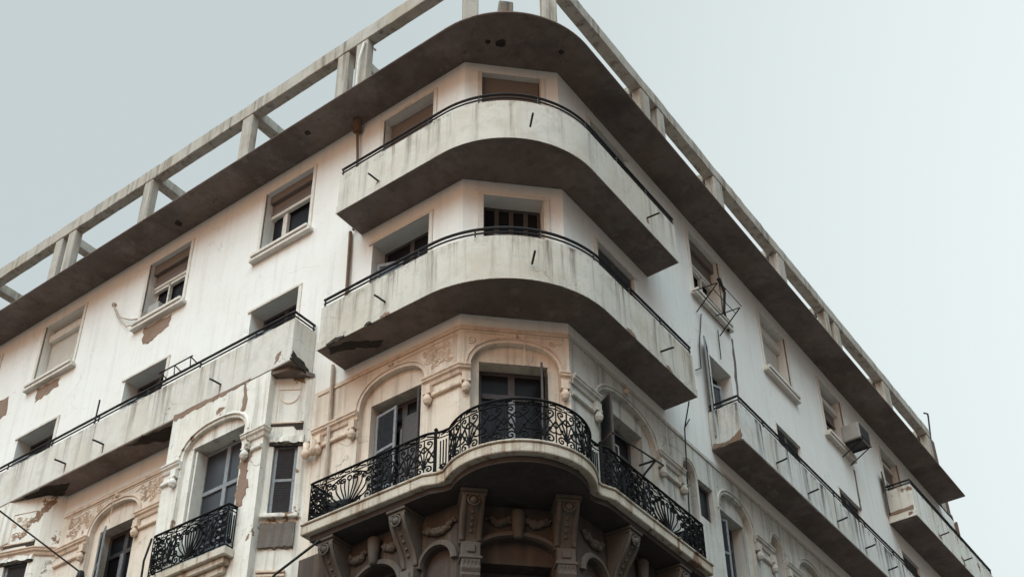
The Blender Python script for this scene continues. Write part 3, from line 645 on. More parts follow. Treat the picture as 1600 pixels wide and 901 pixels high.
def shutter(fr, u, d, ang, w, z0, z1, parent, fmat='gframe', smat='shut', fields=2, name='shutter'):
    f = fr.sub(u, d, ang); mb = MB(); s = .055; t = .035
    mb.box(f, 0, s, 0, t, z0, z1); mb.box(f, w-s, w, 0, t, z0, z1)
    zs = [z0+(z1-z0)*i/fields for i in range(fields+1)]
    for i, z in enumerate(zs): mb.box(f, s, w-s, .001, t-.001, z if i == 0 else z-s/2 if i < fields else z-s, z+s if i == 0 else z+s/2 if i < fields else z)
    o = mb.build(name, fmat, parent, bevel=.004)
    mb = MB(); z = z0+s
    while z < z1-s-.02:
        mb.loft([[f.p(x, dd, zz) for dd, zz in ((.004, z), (.012, z-.006), (.030, z+.022), (.022, z+.03))] for x in (s, w-s)]); z += .034
    mb.build('louvres', smat, o); return o

# ------------------------------------------------------------------ bays on the left front
# near bay ------------------------------------------------
mb = MB(); bh = hole(5.56, 7.16, 11.45, 14.30, 13.82, 2.3); bo = hole(5.68, 6.98, 11.45, 14.03)
wall(mb, LW, BU0, BU1, 4, LBZ0-.018, [bh], d=BD); reveal(mb, LW, bh, BD, BD-.08); wall(mb, LW, bh['u0'], bh['u1'], bh['z0'], bh['z1'], [bo], d=BD-.08); reveal(mb, LW, bo, BD-.08, BD-.45)
mb.face([LW.p(BU1, BD, 4), LW.p(BU1, 0, 4), LW.p(BU1, 0, LBZ0), LW.p(BU1, BD, LBZ0)])
bay1 = mb.build('bay_window', 'bay', B); bay1['label'] = 'projecting bay with arched french window and flaking paint'
def cheek(parent, A, Bp, C, D, zt, sgn):
    """A front corner, Bp end of the return, C far end of the slanted panel, D on the wall; all (u, d)"""
    fr = Fr(LW.p(Bp[0], Bp[1], 0)[:2], None, None); dx, dy = LW.p(C[0], C[1], 0)[0]-fr.o[0], LW.p(C[0], C[1], 0)[1]-fr.o[1]; L = math.hypot(dx, dy)
    fr.e = (dx/L, dy/L); fr.n = (dy/L, -dx/L) if sgn > 0 else (-dy/L, dx/L)
    if fr.n[0] > 0: fr.n = (-fr.n[0], -fr.n[1])
    mb = MB(); mb.face([LW.p(A[0], A[1], 4), LW.p(Bp[0], Bp[1], 4), LW.p(Bp[0], Bp[1], zt), LW.p(A[0], A[1], zt)])
    mb.face([LW.p(C[0], C[1], 4), LW.p(D[0], D[1], 4), LW.p(D[0], D[1], zt), LW.p(C[0], C[1], zt)])
    wh = hole(L*.16, L*.84, 12.02, 13.42); wall(mb, fr, 0, L, 4, zt, [wh]); reveal(mb, fr, wh, 0, -.14); mb.build('bay_cheek', 'bay', parent)
    shutter(fr, wh['u0']+.01, -.09, 0, wh['u1']-wh['u0']-.02, 12.03, 13.41, parent, 'gframe', 'shutdark', 2)
    mb = MB(); mb.tube([fr.p(u, .003, z) for u, z in ((.12*L, 13.85), (.12*L, 14.55), (.78*L, 14.55))], .010, 4); mb.tube([fr.p(L*.45+x, .004, 14.42+z) for x, z in spiral(0, 0, .16, .5, PI, 1, 10, 1)], .012, 4)
    mb.tube([fr.p(.0, .0, 13.85), fr.p(L*.9, .01, 13.84)], .018, 5)
    m2 = MB(); m2.loft([[fr.p(L*.92*i/10, dd, 13.80+z) for dd, z in ((-.02, -.025-(.09 if i > 7 else 0)), (.012, -.02-(.08 if i > 7 else 0)), (.012, .02+(.05 if i > 8 else 0)), (-.02, .02))] for i in range(11)]); m2.build('broken_edge', 'hole', parent)
    rnd = random.Random(5)
    if sgn < 0:
        for i in range(14): mb.tube([fr.p(x, .003, z) for x, z in spiral(L*rnd.uniform(.2, .6), rnd.uniform(13.95, 14.45), rnd.uniform(.04, .08), 1.3, rnd.uniform(0, 6), 1, 12)], .009, 4)
    mb.build('relief_panel', 'orn', parent)
    rnd = random.Random(6); mb = MB()
    mb.loft([[fr.p(.02+(L-.03)*i/14, dd, z) for dd, z in ((-.06, 13.44+rnd.uniform(-.03, .02)), (.05+rnd.uniform(-.02, .02), 13.42+rnd.uniform(-.03, .03)), (.03+rnd.uniform(-.01, .02), 13.56+rnd.uniform(-.02, .02)), (-.06, 13.6))] for i in range(15)]); mb.build('lintel', 'bay', parent)
    mb = MB(); mb.loft([[fr.p(.02+(L-.03)*i/14, dd, z) for dd, z in ((-.02, 13.36), (.02+rnd.uniform(-.01, .02), 13.37+rnd.uniform(-.02, .01)), (.03, 13.415), (-.02, 13.42))] for i in range(15)]); mb.build('broken_edge', 'hole', parent)
    mb = MB(); mb.box(fr, .0, L+.02, -.02, .09, 11.93, 12.015); mb.build('sill', 'bay', parent, bevel=.02, seg=2)
    rnd = random.Random(2); n = 9
    mb = MB(); xs = [L*(.03+.95*i/n) for i in range(n+1)]
    mb.loft([[fr.p(x, dd, z) for dd, z in ((-.02, 11.36+rnd.uniform(-.03, .03)), (.035+rnd.uniform(0, .02), 11.40+rnd.uniform(-.03, .03)), (.04+rnd.uniform(0, .02), 11.83+rnd.uniform(-.03, .03)), (-.02, 11.88))] for x in xs]); mb.build('cement_apron', 'dark_render', parent)
    mb = MB()
    for k in range(3): mb.box(fr, .04, L-.1, -.01, .06-.015*k, 10.93-.07*k, 10.98-.07*k)
    mb.build('apron_moulding', 'orn', parent, bevel=.008)
    return fr, L
# ------------------------------------------------------------------ french window / windows / doors
def sash(fr, u0, u1, z0, z1, d, parent, fmat='wframe', gmat='glass', cols=2, rows=(0.5,), transom=None, s=.055, name='window_frame'):
    mb = MB(); mb.box(fr, u0, u0+s, d, d+.05, z0, z1); mb.box(fr, u1-s, u1, d, d+.05, z0, z1); mb.box(fr, u0+s, u1-s, d, d+.05, z1-s, z1); mb.box(fr, u0+s, u1-s, d, d+.05, z0, z0+s)
    zt = z1
    if transom: zt = transom; mb.box(fr, u0+s, u1-s, d+.003, d+.06, zt-s*.7, zt+s*.7)
    for k in range(1, cols):
        u = u0+(u1-u0)*k/cols; mb.box(fr, u-s*.8, u+s*.8, d+.002, d+.058, z0+s, z1-s)
    for r in rows: z = z0+(zt-z0)*r; mb.box(fr, u0+s, u1-s, d+.012, d+.04, z-.016, z+.016)
    o = mb.build(name, fmat, parent, bevel=.004)
    mb = MB(); mb.box(fr, u0+.01, u1-.01, d+.018, d+.026, z0+.01, z1-.01); mb.build('pane', gmat, o); return o
def surround(fr, q, parent, w=.085, d=.028, sides='LRT', mat='trim'):
    u0, u1, z0, z1 = q
    for k, bx in (('L', (u0-w, u0, -.03, d, z0, z1)), ('R', (u1, u1+w, -.03, d, z0, z1)), ('T', (u0-w, u1+w, -.03, d+.002, z1+.001, z1+w*.8))):
        if k in sides: mb = MB(); mb.box(fr, *bx); mb.build('side_trim' if k != 'T' else 'head_trim', mat, parent, bevel=.008)
def sill(fr, q, parent, mat='trim', over=.16, d=.15):
    mb = MB(); mb.box(fr, q[0]-over, q[1]+over*1.05, -.02, d-.03, q[2]-.17, q[2]-.082); mb.box(fr, q[0]-over*.6, q[1]+over*.7, -.03, d, q[2]-.08, q[2]+.004); mb.build('sill', mat, parent, bevel=.012)
def blind(fr, q, zb, parent, mat='blind', d=-.22, box=.0):
    u0, u1, z0, z1 = q; mb = MB(); z = z1-box; n = max(2, int((z-zb)/.05)); prof = []
    for i in range(n): a = z-(z-zb)*i/n; b = z-(z-zb)*(i+1)/n; prof += [(d, a-.002), (d+.012, (a+b)/2), (d, b+.002)]
    mb.extr(fr, prof+[(d-.02, zb), (d-.02, z)], u0+.02, u1-.02)
    if box: mb.box(fr, u0+.005, u1-.005, d-.02, d+.09, z1-box, z1-.004)
    mb.box(fr, u0+.02, u1-.02, d-.02, d+.03, zb-.05, zb-.002); return mb.build('roller_blind', mat, parent)
def window(fr, q, style, srd='LRT', do_sill=True):
    u0, u1, z0, z1 = q; d = -.33
    if style == 'open':            # brown blind pulled up, pale rail, left casement opened inwards
        o = sash(fr, u0+.01, u1-.01, z0, z1-.0, d, B, 'wframe', 'glass', 1, ()); blind(fr, q, z1-.46, o, 'blind', -.2, .2)
        mb = MB(); mb.box(fr, u0+.01, u1-.01, -.27, -.18, z1-.60, z1-.515); mb.box(fr, u0+.02, u0+.065, -.27, -.2, z0+.01, z1-.6); mb.box(fr, u1-.46, u1-.38, -.30, -.22, z0+.01, z1-.61); mb.box(fr, u1-.36, u1-.31, -.31, -.24, z0+.01, z1-.61); mb.build('casement', 'wframe', o, bevel=.004)
        mb = MB(); mb.box(fr, u1-.30, u1-.02, -.285, -.275, z0+.02, z1-.62); mb.build('pane', 'glass', o)
    elif style == 'open2':
        o = sash(fr, u0+.01, u1-.01, z0, z1, d, B, 'wframe', 'glass', 1, ()); blind(fr, q, z1-.52, o, 'blind', -.2, .26)
        mb = MB(); mb.box(fr, u0+.01, u1-.01, -.27, -.18, z1-.66, z1-.58); mb.box(fr, u0+.25, u0+.30, -.28, -.2, z0+.01, z1-.66); mb.box(fr, u1-.55, u1-.5, -.28, -.2, z0+.01, z1-.66); mb.box(fr, u0+.25, u1-.02, -.28, -.2, z1-.74, z1-.67); mb.build('casement', 'wframe', o, bevel=.004)
    elif style == 'shut':          # pale blind let right down below a bulky box
        o = sash(fr, u0+.01, u1-.01, z0, z1, d, B, 'wframe', 'glass', 1, ()); blind(fr, q, z0+.06, o, 'blindlight', -.24, .0)
        mb = MB(); mb.box(fr, u0+.01, u1-.01, -.26, -.12, z1-.42, z1-.22); mb.build('blind_box', 'wframe', o, bevel=.01)
    elif style == 'half':
        o = sash(fr, u0+.01, u1-.01, z0, z1, d, B, 'wframe', 'glass', 2, ()); blind(fr, q, z0+.55, o, 'blindlight', -.24, .0)
        mb = MB(); mb.box(fr, u0+.01, u1-.01, -.26, -.12, z1-.42, z1-.20); mb.build('blind_box', 'wframe', o, bevel=.01)
    elif style == 'quarter':
        o = sash(fr, u0+.01, u1-.01, z0, z1, d, B, 'wframe', 'glass', 2, (.5,)); blind(fr, q, z0+.95, o, 'blind', -.24, .0)
        mb = MB(); mb.box(fr, u0+.01, u1-.01, -.26, -.12, z1-.45, z1-.28); mb.build('blind_box', 'wframe', o, bevel=.01)
    elif style == 'closed':        # dark shutters closed almost flush with the wall
        o = sash(fr, u0+.01, u1-.01, z0, z1, d, B, 'dframe', 'glass', 1, ()); c = (u0+u1)/2
        shutter(fr, u0+.02, -.10, 0, c-u0-.025, z0+.02, z1-.02, o, 'dframe', 'shutdark', 3); shutter(fr, c+.005, -.10, 0, u1-c-.025, z0+.02, z1-.02, o, 'dframe', 'shutdark', 3)
    elif style == 'brown':         # brown blind fully down
        o = sash(fr, u0+.01, u1-.01, z0, z1, d, B, 'dframe', 'glass', 1, ()); blind(fr, q, z0+.06, o, 'blind', -.12 if fr is CH else -.2, .0)
    elif style == 'strips':
        o = sash(fr, u0+.01, u1-.01, z0, z1, d, B, 'dframe', 'glass', 2, ()); blind(fr, q, z1-.85, o, 'blind', -.2, .0)
        mb = MB(); mb.box(fr, u0+.01, u1-.01, -.24, -.13, z1-.32, z1-.22); mb.box(fr, u0+.01, u1-.01, -.24, -.13, z1-.92, z1-.86); mb.build('blind_box', 'wframe', o, bevel=.01)
    else:                          # deep dark doorway with a glazed door standing ajar
        o = sash(fr, u0+.01, u1-.01, z0, z1, d-.05, B, 'dframe', 'glass', 2, (.35, .7), None, .06, 'door_frame')
        mb = MB(); k = .62 if style == 'doorR' else .18; u = u0+(u1-u0)*k
        f2 = fr.sub(u, -.3, .35); mb.box(f2, 0, .055, 0, .045, z0, z1-.45); mb.box(f2, .45, .5, 0, .045, z0, z1-.45); mb.box(f2, .055, .45, 0, .045, z1-.52, z1-.45); mb.box(f2, .055, .45, .002, .043, z0+.9, z0+.96); mb.build('door_leaf', 'gframe', o, bevel=.004)
        mb = MB(); mb.box(f2, .05, .455, .018, .026, z0+.02, z1-.47); mb.build('pane', 'glassg', o)
    if srd: surround(fr, q, o, sides=srd)
    if do_sill: sill(fr, q, o)
    return o
for q, s in zip(LA, ('open', 'open2', 'shut', 'shut', 'half', 'open')): window(LW, q, s, 'LR')
for q, s in zip(LBo, ('doorR', 'doorR', 'doorR', 'door', 'door')): window(LW, q, s, 'LT', False)
window(LW, LcA, 'brown', 'LRT', False); window(LW, LcB, 'doorR', 'LT', False)
for q, s in zip(RA, ('open2', 'half', 'quarter', 'strips', 'strips')): window(RW, q, s, 'LR', q[2] > 18.5)
for q, s in zip(RBo, ('door', 'closed', 'closed', 'closed', 'closed')): window(RW, q, s, 'L', False)
window(RW, RcA, 'closed', 'LT', False); window(RW, RcB, 'closed', 'LT', False)
window(CH, CcA, 'brown', 'LR', False)
# chamfer, lower corner balcony: deep recess with small grey shutters
o = sash(CH, CcB[0]+.01, CcB[1]-.01, 14.9, 17.36, -.33, B, 'dframe', 'glass', 4, (), 16.75, .05, 'door_frame'); surround(CH, CcB, o, .11, .035)
mb = MB()
for u in (.62, .84, 1.12): mb.box(CH, u-.035, u+.035, -.27, -.22, 14.9, 16.72)
mb.build('door_leaf', 'gframe', o, bevel=.004)
# doors of the old storey
def old_door(q, leaf=None, fm='dframe', gm='glass', mid='gframe'):
    fr, o_ = q['fr'], q['o']; u0, u1, z0, z1 = o_['u0'], o_['u1'], o_['z0'], o_['z1']
    o = sash(fr, u0+.005, u1-.005, z0, z1-.004, -.40, B, fm, gm, 2, (.3, .62), z1-.5, .07, 'door_frame')
    mb = MB(); c = (u0+u1)/2; mb.box(fr, c-.05, c+.05, -.335, -.30, z0, z1-.55); mb.build('door_stile', mid, o, bevel=.004); return o
o = old_door(n_left); shutter(LW, 3.21, -.22, PI-.12, .5, 11.33, 13.55, o, 'gframe', 'shut', 3); shutter(LW, 2.17, -.38, PI/2-.1, .30, 11.33, 13.6, o, 'dframe', 'shutdark', 3)
mb = MB(); mb.box(LW, 2.2, 2.68, -.33, -.28, 11.4, 13.35); mb.box(LW, 2.26, 2.62, -.278, -.262, 12.7, 13.25); mb.build('door_leaf', 'dframe', o, bevel=.01)
o = old_door(n_left2); shutter(LW, 10.23, -.12, PI-.5, .55, 11.33, 13.55, o, 'gframe', 'shut', 3)
o = old_door(n_ch); shutter(CH, 1.42, -.30, PI/2+.25, .40, 11.33, 13.75, o, 'dframe', 'shutdark', 3)
o = old_door(n_r1, None, 'dframe', 'glass', 'dframe'); shutter(RW, 2.34, -.12, PI/2+.50, .40, 11.33, 13.68, o, 'dframe', 'shut', 3)
mb = MB(); [mb.box(RW, 2.75, 3.2, -.325, -.312, z, z+.022) for z in (12.85, 13.1, 13.35)]; [mb.box(RW, u, u+.02, -.326, -.311, 12.85, 13.37) for u in (2.75, 3.18)]; mb.build('glazing_bar', 'wframe', o)
for q in (n_r2, n_r3, n_r4): o = old_door(q); shutter(RW, q['o']['u0']+.03, -.30, .25, .45, 11.33, 13.55, o, 'gframe', 'shut', 3)
o = sash(RW, 5.46, 6.01, 12.96, 13.73, -.14, B, 'dframe', 'glass', 1, ())
o = sash(CH, .37, 1.41, 7.9, 10.17, -.46, B, 'dframe', 'glass', 2, (.5,), None, .07, 'door_frame')
for h, fr in ((h_l3, LW), (h_r3b, RW)): o = sash(fr, h['u0'], h['u1'], 7.9, h['z1'], -.29, B, 'dframe', 'glass', 2, (.5,), 10.0, .07, 'door_frame')
# right row B first door keeps a tall shutter folded back on the wall
shutter(RW, 6.55, .01, PI-.35, .42, 14.98, 17.45, B, 'gframe', 'shut', 3)
shutter(RW, 16.64, .02, PI-.25, .45, 18.0, 19.25, B, 'dframe', 'shutdark', 2)
# near bay french window
fw = sash(LW, bo['u0']+.02, bo['u1']-.02, 11.47, 14.02, BD-.40, bay1, 'gframe', 'glassg', 2, (.36,), 13.15, .06, 'french_window')
mb = MB(); mb.box(LW, 6.905, 6.945, BD-.35, BD-.12, 11.47, 13.96); mb.build('jamb_strip', 'wframe', fw)
impost([P2(LW, 5.56, BD), P2(LW, BU0, BD), P2(LW, BU0, BD-.09)], 13.62, [(LW.sub(0, BD, 0), 5.42)], bay1, lower=[P2(LW, 5.3, BD), P2(LW, BU0, BD)], mat='bay')
impost([P2(LW, BU1, BD), P2(LW, 7.16, BD)], 13.75, [(LW.sub(0, BD, 0), 7.26)], bay1, lower=[P2(LW, BU1, BD), P2(LW, 7.36, BD)], mat='bay')
arch_mould(LW.sub(0, BD, 0), bh, .06, .03, 'bay', grow=.05, name='hood_moulding').parent = bay1
fr1, L1 = cheek(bay1, (BU0, BD), (5.09, BD-.16), (4.57, .07), (4.50, 0), LBZ0-.10, 1)
mb = MB(); mb.prism([(-BD+.02, BU0), (-.46, 4.72), (-.02, 4.52), (-.002, 5.0)], LBZ0-.098, LBZ0-.016); mb.build('soffit_block', 'cornice', bay1)
for dx in (-.02, .15):
    mb = MB(); mb.lathe(LW.p(4.44-dx, .12, 13.12), [(.012, -.1), (.05, -.08), (.078, -.02), (.07, .04), (.045, .08), (.06, .2)], 12); mb.build('pendant_ball', 'orn', bay1, smooth=True)
# its small iron balcony
mb = MB(); mb.prism([LW.p(7.38, BD+.002, 0)[:2], LW.p(7.38, BD+.22, 0)[:2], LW.p(5.42, BD+.22, 0)[:2], LW.p(5.42, BD+.002, 0)[:2]], 11.27, 11.42)
mb.box(LW, 5.5, 7.3, BD+.002, BD+.15, 11.15, 11.268); mb.box(LW, 5.56, 7.24, BD+.002, BD+.08, 11.02, 11.148); fb = mb.build('window_balcony', 'slab', bay1, bevel=.015)
afb = Along([LW.p(7.33, BD+.02, 0)[:2], LW.p(7.33, BD+.19, 0)[:2], LW.p(5.47, BD+.19, 0)[:2], LW.p(5.47, BD+.02, 0)[:2]])
def iron_small():
    iron_railing(afb, 0, [('b', .17)]+seq_fit([('d', .35), ('h', .25), ('p', .8), ('h', .25), ('d', .25)], 1.86)+[('b', .17)], 11.43, 12.22, fb, .015)
iron_small()
# far bay, at the left edge of the picture
mb = MB(); bh2 = hole(13.1, 14.7, 11.45, 14.30, 13.82); bo2 = hole(13.22, 14.55, 11.45, 14.03)
wall(mb, LW, 12.62, 15.2, 4, LBZ0-.018, [bh2], d=BD); reveal(mb, LW, bh2, BD, BD-.08); wall(mb, LW, bh2['u0'], bh2['u1'], bh2['z0'], bh2['z1'], [bo2], d=BD-.08); reveal(mb, LW, bo2, BD-.08, BD-.45)
mb.face([LW.p(15.2, BD, 4), LW.p(15.2, 0, 4), LW.p(15.2, 0, LBZ0), LW.p(15.2, BD, LBZ0)])
bay2 = mb.build('bay_window', 'bay', B); bay2['label'] = 'farther bay at the left edge with a carved side panel'
sash(LW, 13.24, 14.53, 11.47, 14.02, BD-.40, bay2, 'gframe', 'glassg', 2, (.36,), 13.15, .06, 'french_window')
cheek(bay2, (12.62, BD), (12.5, BD-.04), (11.72, .28), (11.42, 0), LBZ0-.018, -1)
impost([P2(LW, 12.5, BD-.04), P2(LW, 11.72, .28), P2(LW, 11.42, 0)], 13.62, [], bay2, lower=False)

# ------------------------------------------------------------------ pipes, lost plaster, broken slab edges
mb = MB(); mb.tube([LW.p(3.9, .12, 20.8), LW.p(3.86, .08, 19.9), LW.p(3.82, .06, 18.9), LW.p(3.82, .06, 17.9)], .028, 6); mb.tube([LW.p(3.86, .16, 20.82), LW.p(3.9, .10, 20.55)], .09, 8); mb.build('drainpipe', 'rust', B)
mb = MB(); mb.tube([LW.p(3.9, .05, 17.9), LW.p(3.86, .06, 16.4), LW.p(3.9, .05, 14.9)], .035, 6); mb.build('drainpipe', 'rust', B)
mb = MB(); mb.tube([LW.p(4.06, .05, 14.85), LW.p(4.0, .06, 13.0), LW.p(4.02, .05, 11.3)], .035, 6); mb.build('drainpipe', 'pipe', B)
def blob(fr, pts, d0, d1, name, mat, parent, seed=1, jit=.035, sub=5):
    rnd = random.Random(seed); ring = []
    for (a, b), (c, e) in zip(pts, pts[1:]+pts[:1]):
        for i in range(sub): t = i/sub; ring.append((a+(c-a)*t+rnd.uniform(-jit, jit), b+(e-b)*t+rnd.uniform(-jit, jit)))
    mb = MB(); mb.loft([[fr.p(u, d0, z) for u, z in ring], [fr.p(u, d1, z) for u, z in ring]]); return mb.build(name, mat, parent)
blob(LW, [(9.96, 18.52), (9.04, 18.5), (9.1, 18.2), (9.5, 18.1), (9.72, 18.0), (9.92, 18.12)], -.01, .006, 'bare_plaster', 'patch', B, 1)
blob(LW, [(13.62, 18.52), (12.78, 18.5), (12.8, 18.28), (13.2, 18.2), (13.58, 18.12)], -.01, .006, 'bare_plaster', 'patch', B, 2)
blob(LW, [(15.9, 18.85), (14.78, 18.85), (14.7, 18.3), (15.3, 18.2), (15.9, 18.1)], -.01, .006, 'bare_plaster', 'patch', B, 3)
lw_b = LW.sub(0, BD, 0)
blob(lw_b, [(5.62, 13.4), (5.3, 13.3), (5.36, 12.9), (5.28, 12.6), (5.38, 12.25), (5.56, 12.3), (5.54, 12.9)], -.01, .012, 'flaked_paint', 'patch', bay1, 4, .05)
blob(lw_b, [(5.72, 14.85), (5.66, 14.85), (5.60, 14.3), (5.72, 14.25)], -.01, .008, 'flaked_paint', 'patch', bay1, 5, .03)
blob(lw_b, [(7.6, 14.97), (5.6, 14.93), (5.62, 14.9), (6.8, 14.86), (7.6, 14.84)], .0, .006, 'flaked_paint', 'patch', lb, 6, .03, 12)
blob(lw_b, [(4.98, 15.2), (4.86, 15.22), (4.9, 15.05), (5.0, 15.0)], -.01, .006, 'flaked_paint', 'patch', lb, 7, .02)
def hole_patch(poly, z, name, parent, seed):     # dark cavity where concrete has dropped off an underside
    rnd = random.Random(seed); ring = []
    for (a, b), (c, e) in zip(poly, poly[1:]+poly[:1]):
        for i in range(5): t = i/5; ring.append((a+(c-a)*t+rnd.uniform(-.04, .04), b+(e-b)*t+rnd.uniform(-.04, .04)))
    mb = MB(); mb.prism(ring, z-.024, z+.02); return mb.build(name, 'hole', parent)
hole_patch([(-.50, 9.0), (-.2, 8.35), (-.1, 7.8), (-.42, 7.75), (-.54, 8.4)], LBZ0, 'spalled_concrete', lb, 1)
hole_patch([(-.52, 12.3), (-.2, 12.0), (-.06, 11.5), (-.3, 11.0), (-.54, 11.4)], LBZ0, 'spalled_concrete', lb, 2)
hole_patch([(-.62, 3.6), (-.5, 3.1), (-.25, 2.75), (-.15, 2.9), (-.38, 3.3), (-.5, 3.68)], S2, 'spalled_concrete', b2, 3)
f_ = LW.sub(4.6, 0, 0); fe = Fr((0, 4.6), (-1, 0), (0, -1))
blob(fe, [(.55, 15.1), (.3, 15.05), (.1, 14.92), (.02, 14.8), (.3, 14.86), (.56, 14.9)], -.01, .012, 'flaked_paint', 'hole', lb, 8, .03)
fe2 = Fr((6.2, 0), (0, -1), (-1, 0))
blob(fe2, [(.04, 14.86), (.3, 14.80), (.5, 14.86), (.655, 15.0), (.655, 14.75), (.02, 14.75)], -.01, .008, 'flaked_paint', 'patch', rb, 9, .015)
fe3 = Fr((16.38, 0), (0, -1), (-1, 0))
blob(fe3, [(.04, 18.06), (.7, 18.08), (.7, 17.98), (.04, 17.99)], -.01, .02, 'flaked_paint', 'patch', sb, 10, .015)
def stain(fr, u, d, z, parent, ln=.24, seed=0):
    rnd = random.Random(seed+int(u*100)); w_ = rnd.uniform(.03, .05)
    blob(fr.sub(0, d, 0), [(u-w_, z), (u+w_, z), (u+w_*.8, z-ln*.5), (u+w_*.3, z-ln), (u-w_*.5, z-ln*.8)], -.01, .004, 'rust_stain', 'patch', parent, seed+int(u*37), .012, 4)
stain(LW, 2.66, .69, 17.95, b1, .18); stain(RW, 3.1, .69, 18.03, b1, .2)
for u in (9.7, 10.87, 6.4): stain(LW, u, LBD, 15.15, lb, .2)
for u in (7.69, 9.15, 10.6, 12.1): stain(RW, u, RBD, 14.93, rb, .15)
# chipped lower edge of the lower rounded balcony
for k, (u, ln) in enumerate(((2.0, .3), (3.3, .22))): blob(RW.sub(0, .68, 0), [(u, S2+.05), (u+ln*.5, S2+.09), (u+ln, S2+.03), (u+ln, S2-.01), (u, S2-.01)], -.01, .0105, 'chipped_edge', 'patch', b2, 30+k, .015, 5)
for k, (u, ln) in enumerate(((3.2, .4), (2.2, .2), (2.6, .14))): blob(LW.sub(0, .68, 0), [(u, S2+.03), (u+ln*.5, S2+.07), (u+ln, S2+.04), (u+ln, S2-.01), (u, S2-.01)], -.01, .013, 'chipped_edge', 'hole' if k % 2 == 0 else 'patch', b2, 40+k, .015, 5)
# dark dripping stains left by leaking sills on the right front
blob(RW, [(7.83, 18.5), (7.92, 18.5), (7.86, 17.4), (7.8, 16.5), (7.7, 16.4), (7.74, 17.4)], -.01, .004, 'water_stain', 'dark_render', B, 11, .02)
blob(RW, [(14.3, 18.4), (14.42, 18.4), (14.4, 17.6), (14.36, 17.2), (14.26, 17.2)], -.01, .004, 'water_stain', 'dark_render', B, 12, .02)

# ------------------------------------------------------------------ loose things on and about the building
def tag(o, label, cat, group=None):
    o['label'] = label; o['category'] = cat
    if group: o['group'] = group
    return o
def thing(name, loc, label, cat, group=None):
    o = bpy.data.objects.new(name, None); COL.objects.link(o); o.location = loc; return tag(o, label, cat, group)
def child(mb, name, mat, root, **k):
    l = root.location; mb.v = [(x-l[0], y-l[1], z-l[2]) for x, y, z in mb.v]; return mb.build(name, mat, root, **k)
# cooling unit on brackets under the third right window
t = thing('air_conditioner', RW.p(13.9, .35, 18.7), 'square air conditioner with dark underside on brackets below a right hand window', 'air conditioner', 'cooling units at the windows')
mb = MB(); mb.box(RW, 13.55, 14.2, .12, .58, 18.76, 19.22); child(mb, 'casing', 'acw', t, bevel=.02)
mb = MB(); mb.box(RW, 13.59, 14.16, .581, .60, 18.8, 19.18); mb.box(RW, 13.59, 14.16, .15, .55, 18.74, 18.758)
for k in range(6): mb.box(RW, 13.6, 14.15, .602, .61, 18.82+k*.06, 18.84+k*.06)
child(mb, 'grille', 'acd', t)
for u in (13.62, 14.1):
    mb = MB(); mb.tube([RW.p(u, .0, 18.72), RW.p(u, .64, 18.72)], .022, 4); mb.tube([RW.p(u, .02, 18.4), RW.p(u, .56, 18.70)], .018, 4); child(mb, 'bracket', 'rail', t)
# small unit standing on the second left sill
t = thing('air_conditioner', LW.p(9.8, -.05, 18.74), 'small pale cooling unit standing on a left window sill', 'air conditioner', 'cooling units at the windows')
mb = MB(); mb.box(LW, 9.52, 9.88, -.26, .06, 18.74, 19.06); child(mb, 'casing', 'acw', t, bevel=.015)
mb = MB(); mb.box(LW, 9.885, 10.12, -.2, .04, 18.74, 19.0); child(mb, 'side_panel', 'blind', t, bevel=.01)
mb = MB(); mb.tube([LW.p(10.12, -.05, 18.95), LW.p(10.4, .06, 18.95), LW.p(10.8, .08, 19.2), LW.p(11.2, .05, 19.75)], .016, 5); mb.tube([LW.p(10.1, -.05, 18.85), LW.p(10.5, .08, 18.8), LW.p(10.95, .06, 19.3), LW.p(11.22, .05, 19.78)], .012, 5); mb.lathe(LW.p(11.22, .03, 19.8), [(0, -.05), (.05, -.03), (.06, .02), (0, .05)], 8); child(mb, 'hose', 'pipe', t)
# drying rack on arms under the first right window
t = thing('drying_rack', RW.p(6.7, .1, 18.2), 'folding metal clothes drying rack on two arms below the first right hand window', 'drying rack')
for u in (6.2, 7.2):
    mb = MB(); mb.tube([RW.p(u, .02, 18.15), RW.p(u, .56, 18.66)], .018, 4); mb.tube([RW.p(u-.25, .1, 18.5), RW.p(u, .56, 18.66)], .015, 4); child(mb, 'arm', 'rail', t)
mb = MB()
for k in range(4): d = .15+.15*k; mb.tube([RW.p(6.2, d, 18.15+d*.88), RW.p(7.2, d, 18.15+d*.88)], .009, 4)
child(mb, 'line', 'cable', t)
mb = MB(); mb.tube([RW.p(7.55, .03, 20.0), RW.p(7.62, .08, 19.6), RW.p(7.5, .06, 19.0), RW.p(7.6, .06, 18.5)], .03, 5); mb.tube([RW.p(7.42, .03, 19.9), RW.p(7.66, .08, 19.7)], .025, 5); child(mb, 'hose', 'cable', t)
# curtain rod over the right door on the ornate balcony
t = thing('clothes_rod', RW.p(3.2, .2, 12.8), 'dark rod on a scroll bracket across the right door above the iron railing', 'clothes rod')
mb = MB(); mb.tube([RW.p(2.1, .22, 12.86), RW.p(3.6, .30, 12.96)], .017, 5); child(mb, 'rod', 'rail', t)
mb = MB(); mb.tube([RW.p(3.3, .0, 12.92), RW.p(3.35, .3, 12.94)], .02, 5); mb.tube([RW.p(3.3, .0, 12.6), RW.p(3.25, .12, 12.68), RW.p(3.35, .28, 12.92)], .02, 5); child(mb, 'bracket', 'rail', t)
